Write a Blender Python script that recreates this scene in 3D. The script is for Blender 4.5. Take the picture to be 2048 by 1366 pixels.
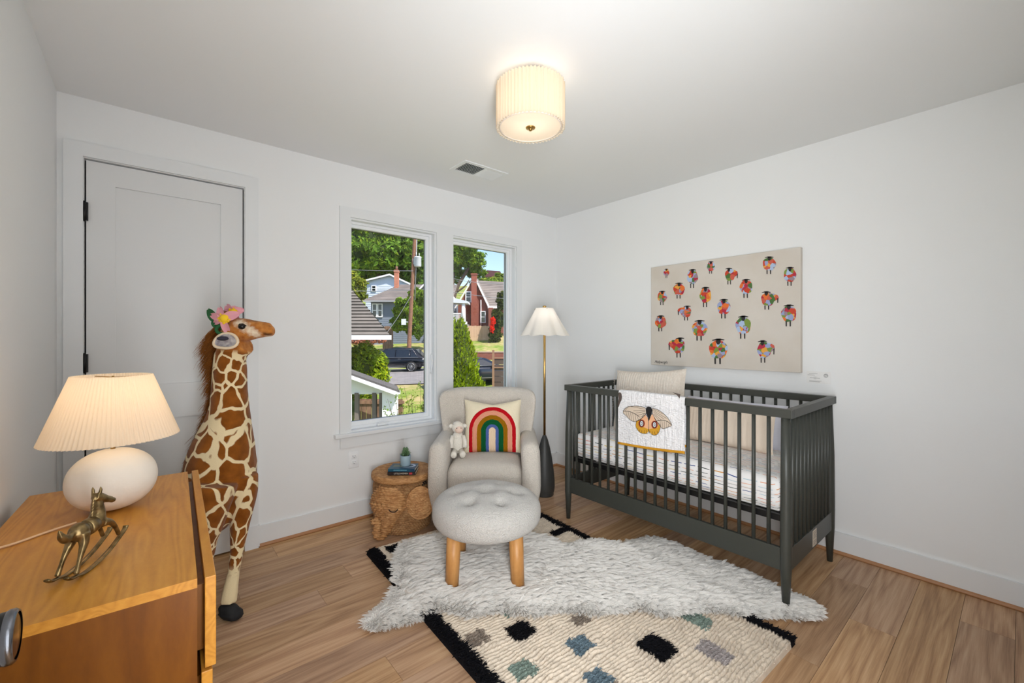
import bpy, math, random
import numpy as np
from mathutils import Vector, Matrix, geometry, noise as mnoise
random.seed(7); RNG = np.random.default_rng(7)
S = bpy.context.scene
for o in list(bpy.data.objects): bpy.data.objects.remove(o)
COL = S.collection
PI = math.pi
# ---------------------------------------------------------------- camera
H, F, YAW = 1.263, 860.5, math.radians(40.15)
SA, CA = math.sin(YAW), math.cos(YAW)
cd = bpy.data.cameras.new('camera'); cam = bpy.data.objects.new('camera', cd); COL.objects.link(cam)
cam.location = (0, 0, H); cam.rotation_euler = (PI/2, 0, -YAW)
cd.sensor_width = 36; cd.lens = 36*F/2048; cd.shift_y = -8.5/2048; cd.clip_start = 0.02; cd.clip_end = 500
S.camera = cam
S.view_settings.view_transform = 'Standard'; S.view_settings.look = 'None'
S.view_settings.gamma = 1; S.view_settings.use_curve_mapping = False
S.view_settings.exposure = 0.60
S.cycles.use_denoising = True
S.cycles.max_bounces = 10; S.cycles.diffuse_bounces = 6; S.cycles.transmission_bounces = 8; S.cycles.transparent_max_bounces = 16
S.cycles.caustics_reflective = False; S.cycles.caustics_refractive = False
S.cycles.sample_clamp_indirect = 6
# ---------------------------------------------------------------- world, sun, lamps
w = bpy.data.worlds.new('sky'); S.world = w; w.use_nodes = True
nt = w.node_tree; bgn = nt.nodes['Background']
sky = nt.nodes.new('ShaderNodeTexSky'); sky.sky_type = 'NISHITA'; sky.sun_disc = False
sky.sun_elevation = math.radians(48); sky.sun_rotation = math.radians(150); sky.air_density = 1.0; sky.dust_density = 0.6; sky.ozone_density = 1.5
nt.links.new(sky.outputs[0], bgn.inputs[0]); bgn.inputs[1].default_value = 0.165
def light(name, kind, loc, power, color=(1,1,1), size=0.1, size_y=None, aim=None, spread=None):
    l = bpy.data.lights.new(name, kind); o = bpy.data.objects.new(name, l); COL.objects.link(o)
    o.location = loc; l.energy = power; l.color = color
    if kind == 'AREA':
        l.size = size
        if size_y: l.shape = 'RECTANGLE'; l.size_y = size_y
        if spread: l.spread = spread
    elif kind == 'SUN': l.angle = size
    else: l.shadow_soft_size = size
    if aim is not None:
        o.rotation_euler = (Vector(aim)-Vector(loc)).to_track_quat('-Z', 'Y').to_euler()
    return o
light('sun', 'SUN', (0, -20, 30), 4.7, (1, .95, .87), .01, aim=(-4, 2, -2))
LW = (1, .955, .90)
light('doorway_fill', 'AREA', (.14, -.12, 1.08), 39, (.945, .975, 1), .5, 1.5, aim=(2.6, .85, 1.35))  # added fill light, unseen behind the camera, to brighten the room
fl0 = light('bounce_flash', 'SPOT', (.02, -.10, 1.05), 46, (.95, .975, 1), .15, aim=(2.7, .95, 2.2)); fl0.data.spot_size = math.radians(112); fl0.data.spot_blend = 1.0
light('ceiling_bulb', 'POINT', (1.31, 1.424, 2.30), .30, (1, .80, .58), .05)
light('table_bulb', 'POINT', (-.083, 1.764, 1.07), .8, (1, .74, .48), .03)
light('floor_lamp_bulb', 'POINT', (2.424, 2.469, 1.40), .38, (1, .9, .8), .03)
# ---------------------------------------------------------------- pixel -> place
def onZ(u, v, Z):
    d = (H-Z)*F/(v-674.5); return atd(u, v, d)
def atd(u, v, d):
    r = (u-1024)/F*d
    return np.array((r*CA+d*SA, -r*SA+d*CA, H-(v-674.5)/F*d))
def onX(u, v, X):
    t = (u-1024)/F; d = X/(t*CA+SA); return atd(u, v, d)
def onY(u, v, Y):
    t = (u-1024)/F; d = Y/(CA-t*SA); return atd(u, v, d)
def E(r, d, z): return (r*CA+d*SA, -r*SA+d*CA, z)
# ---------------------------------------------------------------- materials
def C(r, g, b):
    f = lambda x: (x/255/12.92 if x <= 10 else ((x/255+.055)/1.055)**2.4)
    return (f(r), f(g), f(b), 1)
class NT:
    def __init__(s, name):
        s.m = bpy.data.materials.new(name); s.m.use_nodes = True; s.t = s.m.node_tree
        s.b = s.t.nodes['Principled BSDF']; s.out = s.t.nodes['Material Output']
    def n(s, kind, **kw):
        x = s.t.nodes.new('ShaderNode'+kind)
        for k, v in kw.items(): setattr(x, k, v)
        return x
    def put(s, sock, v):
        if isinstance(v, bpy.types.NodeSocket): s.t.links.new(v, sock)
        else: sock.default_value = v
    def M(s, op, a, b=0.0, c=0.0, clamp=False):
        x = s.n('Math', operation=op, use_clamp=clamp); s.put(x.inputs[0], a); s.put(x.inputs[1], b); s.put(x.inputs[2], c); return x.outputs[0]
    def obj(s): return s.n('TexCoord').outputs['Object']
    def map(s, v, scale=(1,1,1), loc=(0,0,0), rot=(0,0,0)):
        x = s.n('Mapping'); s.put(x.inputs[0], v); x.inputs[1].default_value = loc; x.inputs[2].default_value = rot; x.inputs[3].default_value = scale; return x.outputs[0]
    def sep(s, v):
        x = s.n('SeparateXYZ'); s.put(x.inputs[0], v); return x.outputs
    def comb(s, a, b, c):
        x = s.n('CombineXYZ'); s.put(x.inputs[0], a); s.put(x.inputs[1], b); s.put(x.inputs[2], c); return x.outputs[0]
    def noise(s, v, scale=5, detail=2, rough=.5, dist=0):
        x = s.n('TexNoise'); s.put(x.inputs['Vector'], v); x.inputs['Scale'].default_value = scale; x.inputs['Detail'].default_value = detail
        x.inputs['Roughness'].default_value = rough; x.inputs['Distortion'].default_value = dist; return x.outputs[0]
    def vor(s, v, scale=5, feature='F1', out=0):
        x = s.n('TexVoronoi', feature=feature); s.put(x.inputs['Vector'], v); x.inputs['Scale'].default_value = scale; return x.outputs[out]
    def ramp(s, fac, stops, interp='LINEAR'):
        x = s.n('ValToRGB'); s.put(x.inputs[0], fac); cr = x.color_ramp; cr.interpolation = interp
        while len(cr.elements) < len(stops): cr.elements.new(.5)
        for e, (p, c) in zip(cr.elements, stops): e.position = p; e.color = c
        return x.outputs[0]
    def mix(s, fac, a, b, mode='MIX'):
        x = s.n('Mix', data_type='RGBA', blend_type=mode); s.put(x.inputs[0], fac); s.put(x.inputs[6], a); s.put(x.inputs[7], b); return x.outputs[2]
    def attr(s, name): return s.n('Attribute', attribute_name=name)
    def bump(s, h, dist=.002, strength=1.0):
        x = s.n('Bump'); s.put(x.inputs['Height'], h); x.inputs['Distance'].default_value = dist; x.inputs['Strength'].default_value = strength
        s.put(s.b.inputs['Normal'], x.outputs[0])
    def col(s, c, rough=.6, metal=0, spec=.5):
        s.put(s.b.inputs['Base Color'], c); s.put(s.b.inputs['Roughness'], rough); s.b.inputs['Metallic'].default_value = metal
        s.b.inputs['Specular IOR Level'].default_value = spec; return s
def plain(name, rgb, rough=.6, metal=0, spec=.5, bump=None, var=None):
    n = NT(name); c = C(*rgb)
    if var: c = n.ramp(n.noise(n.obj(), var[0], 3), [(.3, C(*rgb)), (.7, C(*var[1]))])
    n.col(c, rough, metal, spec)
    if bump: n.bump(n.noise(n.obj(), bump[0], 3), bump[1])
    return n.m
def wood(name, stops, scale=(1.2, 14, 14), rough=.45, per_object=0.0, knots=True, bump=.0004, rings=3.2, wv=.7):
    n = NT(name); v = n.obj()
    oi = n.n('ObjectInfo').outputs['Random']
    off = n.comb(n.M('MULTIPLY', oi, 37.0), n.M('MULTIPLY', oi, 91.0), n.M('MULTIPLY', oi, 53.0))
    va = n.n('VectorMath', operation='ADD'); n.put(va.inputs[0], v); n.put(va.inputs[1], off)
    p = n.map(va.outputs[0], scale)
    big = n.noise(p, .6, 2, .5, .3)
    fine = n.noise(n.map(va.outputs[0], (scale[0]*4, scale[1]*9, scale[2]*9)), 1.0, 3, .6)
    wav = n.M('FRACT', n.M('MULTIPLY', big, rings*3))
    wav = n.M('ABSOLUTE', n.M('SUBTRACT', wav, .5))
    pore = n.noise(n.map(va.outputs[0], (scale[0]*9, scale[1]*34, scale[2]*34)), 1.0, 2, .7)
    f = n.M('ADD', n.M('MULTIPLY', wav, wv), n.M('ADD', n.M('MULTIPLY', fine, .50), n.M('MULTIPLY', pore, .30)))
    c = n.ramp(f, stops)
    if per_object:
        hv = n.n('HueSaturation'); n.put(hv.inputs['Color'], c)
        wn = n.n('TexWhiteNoise', noise_dimensions='1D'); n.put(wn.inputs['W'], oi)
        n.put(hv.inputs['Value'], n.M('MULTIPLY_ADD', wn.outputs[0], per_object*2, 1-per_object))
        n.put(hv.inputs['Hue'], n.M('MULTIPLY_ADD', oi, .008, .497)); n.put(hv.inputs['Saturation'], n.M('MULTIPLY_ADD', oi, .2, .98))
        c = hv.outputs[0]
    n.col(c, rough, 0, .35); n.bump(f, bump); return n.m
def boucle(name, rgb, scale=110, dist=.006, rgb2=None):
    n = NT(name); v = n.obj()
    a = n.vor(v, scale, 'SMOOTH_F1'); b = n.noise(v, scale*.9, 3, .6); h = n.M('ADD', n.M('MULTIPLY', a, -.9), b)
    r2 = rgb2 or tuple(x*.93 for x in rgb)
    n.col(n.ramp(h, [(.0, C(*r2)), (.5, C(*rgb))]), .95, 0, .1); n.bump(h, dist); 
    n.b.inputs['Sheen Weight'].default_value = .25; return n.m
def cloth(name, rgb, scale=500, dist=.0008, rib=None, rough=.9):
    n = NT(name); v = n.obj(); h = n.noise(v, scale, 2)
    if rib:
        x = n.sep(v)[rib[0]]; ww = n.M('SINE', n.M('MULTIPLY', x, rib[1])); h = n.M('ADD', h, n.M('MULTIPLY', ww, .6))
    n.col(C(*rgb), rough, 0, .15); n.bump(h, dist); return n.m
def glow(name, rgb, strength, rough=.5):
    n = NT(name); n.col(C(*rgb), rough); n.put(n.b.inputs['Emission Color'], C(*rgb)); n.b.inputs['Emission Strength'].default_value = strength; return n.m
def shade_mat(name, rgb, trans=.5):
    n = NT(name); n.t.nodes.remove(n.b)
    a = n.n('BsdfDiffuse'); a.inputs[0].default_value = C(*rgb); b = n.n('BsdfTranslucent'); b.inputs[0].default_value = C(*rgb)
    mx = n.n('MixShader'); mx.inputs[0].default_value = trans
    n.t.links.new(a.outputs[0], mx.inputs[1]); n.t.links.new(b.outputs[0], mx.inputs[2]); n.t.links.new(mx.outputs[0], n.out.inputs[0]); return n.m
def attrcol(name, rough=.9, bump=None, trans=0):
    n = NT(name); c = n.attr('col').outputs['Color']; n.col(c, rough, 0, .1)
    if bump: n.bump(n.noise(n.obj(), bump[0], 2), bump[1])
    if trans:
        t = n.n('BsdfTranslucent'); n.put(t.inputs[0], c); mx = n.n('MixShader'); mx.inputs[0].default_value = trans
        n.t.links.new(n.b.outputs[0], mx.inputs[1]); n.t.links.new(t.outputs[0], mx.inputs[2]); n.t.links.new(mx.outputs[0], n.out.inputs[0])
    return n.m
# ---------------------------------------------------------------- mesh builder
def frame(t, up=(0,0,1)):
    t = np.array(t, float); t /= np.linalg.norm(t); up = np.array(up, float)
    if abs(t@up) > .98: up = np.array((1., 0, 0))
    a = np.cross(up, t); a /= np.linalg.norm(a); return a, np.cross(t, a)
class MB:
    def __init__(s): s.v = []; s.f = []; s.mi = []; s.sm = []; s.n = 0
    def add(s, v, f, mat=0, smooth=True):
        v = np.asarray(v, float); s.v.append(v)
        s.f += [tuple(int(i)+s.n for i in q) for q in f]; s.mi += [mat]*len(f); s.sm += [smooth]*len(f); s.n += len(v); return s
    def box(s, c, d, mat=0, rot=None):
        h = np.array(d, float)/2
        v = np.array([(x, y, z) for x in (-1, 1) for y in (-1, 1) for z in (-1, 1)])*h
        if rot is not None: v = v @ np.array(rot).T
        return s.add(v+np.array(c, float), [(0,1,3,2),(4,6,7,5),(0,4,5,1),(2,3,7,6),(0,2,6,4),(1,5,7,3)], mat, False)
    def box2(s, a, b, mat=0):
        a = np.array(a, float); b = np.array(b, float); return s.box((a+b)/2, np.abs(b-a), mat)
    def rbox(s, c, d, r, mat=0, n=0, rot=None, fn=None, smooth=True):
        h = np.array(d, float)/2; r = min(r, h.min()*.999); idx = {}; V = []; Fc = []
        def ax(hh):
            if n: 
                inner = list(np.linspace(-hh+r, hh-r, n+2)); 
            else: inner = [-hh+r, hh-r]
            if n > 3: return [-hh, -hh+r*.42] + inner + [hh-r*.42, hh]
            return [-hh]+inner+[hh]
        A = [ax(x) for x in h]
        def vid(p):
            k = tuple(round(x, 6) for x in p)
            if k not in idx:
                p = np.array(p); inn = np.clip(p, -h+r, h-r); dd = p-inn; L = np.linalg.norm(dd)
                if L > 1e-9: p = inn+dd/L*r
                idx[k] = len(V); V.append(p)
            return idx[k]
        for a in range(3):
            b, cc = (a+1) % 3, (a+2) % 3
            for sgn in (-1, 1):
                for i in range(len(A[b])-1):
                    for j in range(len(A[cc])-1):
                        q = []
                        for (bi, ci) in ((i, j), (i+1, j), (i+1, j+1), (i, j+1)):
                            p = [0, 0, 0]; p[a] = sgn*h[a]; p[b] = A[b][bi]; p[cc] = A[cc][ci]; q.append(vid(p))
                        Fc.append(q if sgn > 0 else q[::-1])
        V = np.array(V)
        if fn is not None: V = np.array([fn(p.copy()) for p in V])
        if rot is not None: V = V @ np.array(rot).T
        return s.add(V+np.array(c, float), Fc, mat, smooth)
    def tube(s, pts, rad, n=10, mat=0, cap=True, flat=None, up=(0,0,1), smooth=True):
        pts = [np.array(p, float) for p in pts]; m = len(pts)
        if np.isscalar(rad): rad = [rad]*m
        T = [pts[min(i+1, m-1)]-pts[max(i-1, 0)] for i in range(m)]
        a, b = frame(T[0], up); V = []
        for i in range(m):
            t = T[i]/np.linalg.norm(T[i]); a = a-(a@t)*t; a /= np.linalg.norm(a); b = np.cross(t, a)
            r = rad[i]; ra, rb = (r, r) if np.isscalar(r) else r
            for k in range(n):
                th = 2*PI*k/n; V.append(pts[i]+a*math.cos(th)*ra+b*math.sin(th)*rb)
        Fc = [(i*n+k, i*n+(k+1) % n, (i+1)*n+(k+1) % n, (i+1)*n+k) for i in range(m-1) for k in range(n)]
        if cap:
            V += [pts[0], pts[-1]]; e = len(V)
            Fc += [(e-2, (k+1) % n, k) for k in range(n)] + [(e-1, (m-1)*n+k, (m-1)*n+(k+1) % n) for k in range(n)]
        return s.add(V, Fc, mat, smooth)
    def cyl(s, p0, p1, r0, r1=None, n=16, mat=0, cap=True): return s.tube([p0, p1], [r0, r0 if r1 is None else r1], n, mat, cap, smooth=True)
    def ell(s, c, r, nu=20, nv=12, mat=0, rot=None, fn=None):
        r = np.array(r if not np.isscalar(r) else (r, r, r), float); V = []
        for j in range(nv+1):
            ph = PI*j/nv
            for i in range(nu):
                th = 2*PI*i/nu; V.append((math.sin(ph)*math.cos(th), math.sin(ph)*math.sin(th), math.cos(ph)))
        V = np.array(V)*r
        if fn is not None: V = np.array([fn(p.copy()) for p in V])
        if rot is not None: V = V @ np.array(rot).T
        Fc = [((j)*nu+i, (j+1)*nu+i, (j+1)*nu+(i+1) % nu, j*nu+(i+1) % nu) for j in range(nv) for i in range(nu)]
        return s.add(V+np.array(c, float), Fc, mat)
    def lathe(s, prof, n=32, c=(0,0,0), mat=0, fn=None, smooth=True):
        V = []
        for (r, z) in prof:
            for k in range(n):
                th = 2*PI*k/n; rr, zz = (r, z) if fn is None else fn(r, z, th); V.append((rr*math.cos(th), rr*math.sin(th), zz))
        m = len(prof)
        Fc = [(i*n+k, i*n+(k+1) % n, (i+1)*n+(k+1) % n, (i+1)*n+k) for i in range(m-1) for k in range(n)]
        return s.add(np.array(V)+np.array(c, float), Fc, mat, smooth)
    def grid(s, P, mat=0, closed_u=False, smooth=True):
        P = np.asarray(P, float); a, b = P.shape[:2]
        Fc = [(i*b+j, i*b+(j+1) % b, ((i+1) % a)*b+(j+1) % b, ((i+1) % a)*b+j) for i in range(a if closed_u else a-1) for j in range(b-1)]
        return s.add(P.reshape(-1, 3), Fc, mat, smooth)
    def poly(s, pts, mat=0, thick=None):
        pts = [Vector(tuple(map(float, p))) for p in pts]; tri = geometry.tessellate_polygon([pts]); n = len(pts)
        if thick is None: return s.add([tuple(p) for p in pts], tri, mat, False)
        t = Vector(tuple(map(float, thick))); V = [tuple(p) for p in pts]+[tuple(p+t) for p in pts]
        return s.add(V, list(tri)+[tuple(i+n for i in q[::-1]) for q in tri]+[(i, (i+1) % n, (i+1) % n+n, i+n) for i in range(n)], mat, False)
    def build(s, name, mats, parent=None, world=False, kind=None, label=None):
        V = np.vstack(s.v)
        if world and parent is not None: V = tolocal(parent, V)
        me = bpy.data.meshes.new(name); me.from_pydata(V.tolist(), [], s.f)
        for m in (mats if isinstance(mats, (list, tuple)) else [mats]): me.materials.append(m)
        me.polygons.foreach_set('material_index', s.mi); me.polygons.foreach_set('use_smooth', s.sm); me.update()
        o = bpy.data.objects.new(name, me); COL.objects.link(o)
        if parent is not None: o.parent = parent
        if kind: o['kind'] = kind
        if label: o['label'] = label
        return o
def tolocal(root, V):
    rz = root.rotation_euler[2]; c, s_ = math.cos(-rz), math.sin(-rz); V = np.asarray(V, float)-np.array(root.location)
    return np.stack([V[:, 0]*c-V[:, 1]*s_, V[:, 0]*s_+V[:, 1]*c, V[:, 2]], 1)
def fast_mesh(name, V, Q, mats, parent=None, smooth=True, kind=None, cols=None, attrs=None, world=False):
    if world and parent is not None: V = tolocal(parent, V)
    me = bpy.data.meshes.new(name); Q = np.asarray(Q, np.int32); k = Q.shape[1]
    me.vertices.add(len(V)); me.vertices.foreach_set('co', np.asarray(V, np.float32).ravel())
    me.loops.add(Q.size); me.loops.foreach_set('vertex_index', Q.ravel())
    me.polygons.add(len(Q)); me.polygons.foreach_set('loop_start', np.arange(0, Q.size, k, dtype=np.int32))
    me.update(calc_edges=True); me.polygons.foreach_set('use_smooth', [smooth]*len(Q))
    for m in (mats if isinstance(mats, (list, tuple)) else [mats]): me.materials.append(m)
    if cols is not None:
        a = me.attributes.new('col', 'FLOAT_COLOR', 'POINT'); a.data.foreach_set('color', np.asarray(cols, np.float32).ravel())
    for nm, arr in (attrs or {}).items():
        a = me.attributes.new(nm, 'FLOAT_VECTOR', 'POINT'); a.data.foreach_set('vector', np.asarray(arr, np.float32).ravel())
    me.validate(); me.update()
    o = bpy.data.objects.new(name, me); COL.objects.link(o)
    if parent is not None: o.parent = parent
    if kind: o['kind'] = kind
    return o
def fuse(mb, voxel=.006, smooth=6):
    o = mb.build('tmp', [], None)
    r = o.modifiers.new('r', 'REMESH'); r.mode = 'VOXEL'; r.voxel_size = voxel; r.use_smooth_shade = True
    if smooth: s_ = o.modifiers.new('s', 'SMOOTH'); s_.factor = .5; s_.iterations = smooth
    me = bpy.data.meshes.new_from_object(o.evaluated_get(bpy.context.evaluated_depsgraph_get()))
    n = len(me.vertices); V = np.empty(n*3, np.float32); me.vertices.foreach_get('co', V); V = V.reshape(-1, 3)
    L = np.empty(len(me.loops), np.int32); me.loops.foreach_get('vertex_index', L)
    cnt = np.empty(len(me.polygons), np.int32); me.polygons.foreach_get('loop_total', cnt)
    N = np.empty(n*3, np.float32); me.vertices.foreach_get('normal', N); N = N.reshape(-1, 3)
    if (cnt == 4).all(): Q = L.reshape(-1, 4)
    else:
        Q = []; k = 0
        for c_ in cnt: Q.append(list(L[k:k+c_])+([L[k]] if c_ == 3 else [])); k += c_
        Q = np.array([q[:4] for q in Q])
    bpy.data.objects.remove(o); bpy.data.meshes.remove(me)
    return V, Q, N
def hair(name, P, rad, mat, parent=None, cols=None, world=False, kind='stuff'):
    N, K, _ = P.shape
    if world and parent is not None: P = tolocal(parent, P.reshape(-1, 3)).reshape(N, K, 3)
    c = bpy.data.hair_curves.new(name); c.add_curves([K]*N)
    c.attributes['position'].data.foreach_set('vector', P.astype(np.float32).ravel())
    a = c.attributes.get('radius') or c.attributes.new('radius', 'FLOAT', 'POINT')
    a.data.foreach_set('value', np.broadcast_to(rad, (N, K)).astype(np.float32).ravel())
    if cols is not None:
        a = c.attributes.new('col', 'FLOAT_COLOR', 'CURVE'); a.data.foreach_set('color', np.asarray(cols, np.float32).ravel())
    c.materials.append(mat); o = bpy.data.objects.new(name, c); COL.objects.link(o)
    if parent is not None: o.parent = parent
    if kind: o['kind'] = kind
    return o
def thing(name, label, cat, loc=(0,0,0), rz=0, group=None):
    o = bpy.data.objects.new(name, None); COL.objects.link(o); o.empty_display_size = .05
    o.location = tuple(map(float, loc)); o.rotation_euler = (0, 0, rz); o['label'] = label; o['category'] = cat
    if group: o['group'] = group
    return o
def tag(o, label, cat, group=None):
    o['label'] = label; o['category'] = cat
    if group: o['group'] = group
    return o
def struct(o): o['kind'] = 'structure'; return o
def dup(o, name=None, parent=None, **kw):
    c = o.copy(); COL.objects.link(c)
    if parent is not None: c.parent = parent
    for k, v in kw.items(): setattr(c, k, v)
    return c
def empty(name, loc=(0,0,0), rz=0, parent=None):
    o = bpy.data.objects.new(name, None); COL.objects.link(o); o.location = loc; o.rotation_euler = (0,0,rz); o.empty_display_size = .05
    if parent is not None: o.parent = parent
    return o
def rotm(axis, ang): return np.array(Matrix.Rotation(ang, 3, axis))
def bez(p, n=12):
    p = [np.array(q, float) for q in p]; out = []
    q = [2*p[0]-p[1]]+p+[2*p[-1]-p[-2]]
    for i in range(1, len(q)-2):
        for k in range(n):
            t = k/n; a, b, c_, d = q[i-1], q[i], q[i+1], q[i+2]
            out.append(.5*((2*b)+(-a+c_)*t+(2*a-5*b+4*c_-d)*t*t+(-a+3*b-3*c_+d)*t**3))
    out.append(p[-1]); return out
# ---------------------------------------------------------------- shared materials
M_wall = plain('wall_paint', (234, 235, 235), .85, spec=.25, bump=(60, .0003))
M_ceil = plain('ceiling_paint', (232, 233, 233), .92, spec=.15)
M_trim = plain('trim_paint', (228, 230, 231), .38, spec=.4)
M_door = plain('door_paint', (222, 223, 223), .45, spec=.35)
M_black = plain('black_metal', (22, 22, 23), .4, .3)
M_brass = plain('brass', (196, 160, 96), .28, 1)
M_floor = wood('oak_floor', [(.28, C(146, 111, 84)), (.5, C(184, 149, 117)), (.72, C(204, 171, 139))], (.8, 10, 10), .42, per_object=.14, bump=.0003, rings=3.4, wv=.42)
M_qround = plain('oak_moulding', (170, 122, 82), .45)
M_dark = plain('dark_gap', (14, 13, 12), .9)
# ================================================================= the room
X0, X1, Y1, ZC = -.338, 3.087, 2.976, 2.44
YF = -.02
def wall_with_holes(name, axis, pos, thick, a0, a1, z0, z1, holes, mat):
    mb = MB(); xs = sorted({a0, a1}|{h[0] for h in holes}|{h[1] for h in holes})
    for i in range(len(xs)-1):
        l, r = xs[i], xs[i+1]; hs = [h for h in holes if h[0] <= l+1e-6 and h[1] >= r-1e-6]
        zz = [(z0, z1)] if not hs else [(z0, hs[0][2]), (hs[0][3], z1)]
        for (p, q) in zz:
            if q-p < 1e-4: continue
            if axis == 'Y': mb.box2((l, pos, p), (r, pos+thick, q))
            else: mb.box2((pos, l, p), (pos+thick, r, q))
    return struct(mb.build(name, mat))
W1 = (1.052, 1.724, .61, 2.085); W2 = (1.875, 2.555, .61, 2.085)
DR = (-.241, .428, 0.0, 2.144)
wall_with_holes('wall_back', 'Y', Y1, .16, X0-.15, X1+.15, -.02, ZC+.05, [W1, W2, (DR[0]-.004, DR[1]+.004, -.02, DR[3]+.004)], M_wall)
wall_with_holes('wall_right', 'X', X1, .15, YF-.15, Y1, -.02, ZC+.05, [], M_wall)
wall_with_holes('wall_left', 'X', X0-.15, .15, YF-.15, Y1, -.02, ZC+.05, [], M_wall)
wall_with_holes('wall_front', 'Y', YF-.12, .12, X0, X1, -.02, ZC+.05, [(-.30, .46, -.02, 2.08)], M_wall)
mb = MB(); mb.box2((X0-.15, YF-.15, ZC), (X1+.15, Y1+.16, ZC+.15)); struct(mb.build('ceiling', M_ceil))
# hallway behind the camera
mb = MB(); mb.box2((-.9, -1.75, 0), (-.8, YF-.13, 2.44)); struct(mb.build('wall_hall_left', M_wall))
mb = MB(); mb.box2((1.2, -1.75, 0), (1.3, YF-.13, 2.44)); struct(mb.build('wall_hall_right', M_wall))
mb = MB(); mb.box2((-.9, -1.85, 0), (1.3, -1.75, 2.44)); struct(mb.build('wall_hall_end', M_wall))
mb = MB(); mb.box2((-.9, -1.85, 2.44), (1.3, YF-.151, 2.5)); struct(mb.build('ceiling_hall', M_ceil))
# floor: subfloor + planks along X
mb = MB(); mb.box2((X0-.15, -1.85, -.12), (X1+.15, Y1+.16, -.0145)); fl = struct(mb.build('floor', M_dark))
pw = .161; y = .018-pw*11
rp = random.Random(3)
while y < Y1:
    x = X0-.1-rp.random()*1.2; ya, yb = y, min(y+pw, Y1+.05)
    while x < X1+.02:
        L = rp.choice((.55, .8, 1.1, 1.4, 1.7, 1.9)); xe = x+L
        a, b = max(x, X0-.1), min(xe, X1+.02)
        if b-a > .02:
            if yb < YF: a2, b2 = max(a, -.88), min(b, 1.25)
            else: a2, b2 = a, b
            if b2-a2 > .02:
                m_ = MB(); cx, cy = (a2+b2)/2, (ya+yb)/2
                m_.box((0, 0, 0), (b2-a2-.0012, yb-ya-.0012, .014))
                o = m_.build('plank', M_floor, fl); o.location = (cx, cy, -.007+rp.uniform(-.0004, 0))
        x = xe
    y += pw
# baseboards with wooden shoe moulding
def baseboard(name, a, b, nrm):
    a = np.array(a, float); b = np.array(b, float); nrm = np.array(nrm, float)
    lo = np.minimum(a, b); hi = np.maximum(a, b); m_ = MB()
    p = lo.copy(); q = hi+nrm*.014; m_.box2((*np.minimum(p, lo+nrm*.014), .018), (*np.maximum(q, hi), .125))
    o = struct(m_.build(name, M_trim)); return o
baseboard('baseboard_back', (.503, Y1), (X1, Y1), (0, -1))
baseboard('baseboard_right', (X1, YF), (X1, Y1), (-1, 0))
baseboard('baseboard_left', (X0, YF), (X0, Y1), (1, 0))
baseboard('baseboard_front', (.56, YF), (X1, YF), (0, 1))
def shoe(name, a, b, nrm):
    a = np.array(a); b = np.array(b); nr = np.array(nrm); m_ = MB(); P = []
    for e in (a, b):
        P.append([(*(e+nr*x), z) for x, z in ((0, 0), (.024, 0), (.024, .008), (.020, .015), (.014, .019), (0, .019))])
    m_.grid(np.array(P)); struct(m_.build(name, M_qround))
shoe('trim_1', (.503, Y1), (X1, Y1), (0, -1)); shoe('trim_2', (X1, YF), (X1, Y1), (-1, 0))
# closet door
def parent_struct(name): o = empty(name); o['kind'] = 'structure'; return o
d1 = parent_struct('door_1')
mb = MB(); yb = Y1+.012
mb.box2((DR[0]+.003, yb+.012, .012), (DR[1]-.003, yb+.035, DR[3]-.003))
for (a, b, z0, z1) in ((DR[0]+.003, DR[0]+.110, .012, DR[3]-.003), (DR[1]-.111, DR[1]-.003, .012, DR[3]-.003),
                       (DR[0]+.110, DR[1]-.111, 2.031, DR[3]-.003), (DR[0]+.110, DR[1]-.111, .826, 1.012), (DR[0]+.110, DR[1]-.111, .012, .22)):
    mb.box2((a, yb, z0), (b, yb+.012, z1))
mb.build('door_slab', M_door, d1)
for zc in (1.884, 1.135, .28):
    m_ = MB(); m_.cyl((DR[0]-.001, Y1-.004, zc-.045), (DR[0]-.001, Y1-.004, zc+.045), .0075, n=10); m_.box((DR[0]+.004, Y1+.004, zc), (.014, .014, .09)); m_.cyl((DR[0]-.001, Y1-.004, zc-.05), (DR[0]-.001, Y1-.004, zc+.05), .005, n=8)
    m_.build('hinge', M_black, d1)
m_ = MB()
for (a, b, z0, z1) in ((DR[0]-.004, DR[0]-.0005, 0, DR[3]+.004), (DR[1]+.0005, DR[1]+.004, 0, DR[3]+.004), (DR[0], DR[1], DR[3], DR[3]+.004)):
    m_.box2((a, Y1+.05, z0), (b, Y1+.06, z1))
m_.box2((DR[0]-.1, Y1+.155, 0), (DR[1]+.1, Y1+.162, 2.2), 1)
m_.build('jamb', [M_dark, M_dark], d1)
t3 = parent_struct('trim_3')
for nm, a, b in (('side_casing', (-.315, 0), (DR[0]-.006, DR[3]+.006)), ('side_casing', (DR[1]+.006, 0), (.503, DR[3]+.006)), ('head_casing', (-.315, DR[3]+.006), (.503, 2.218))):
    m_ = MB(); m_.box2((a[0], Y1-.018, a[1]), (b[0], Y1, b[1])); m_.build(nm, M_trim, t3)
for x0, x1 in ((-.32, DR[0]-.004), (DR[1]+.004, .508)):
    m_ = MB(); m_.box2((x0, Y1-.024, 0), (x1, Y1, .135)); m_.build('plinth_block', M_trim, t3)
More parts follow.
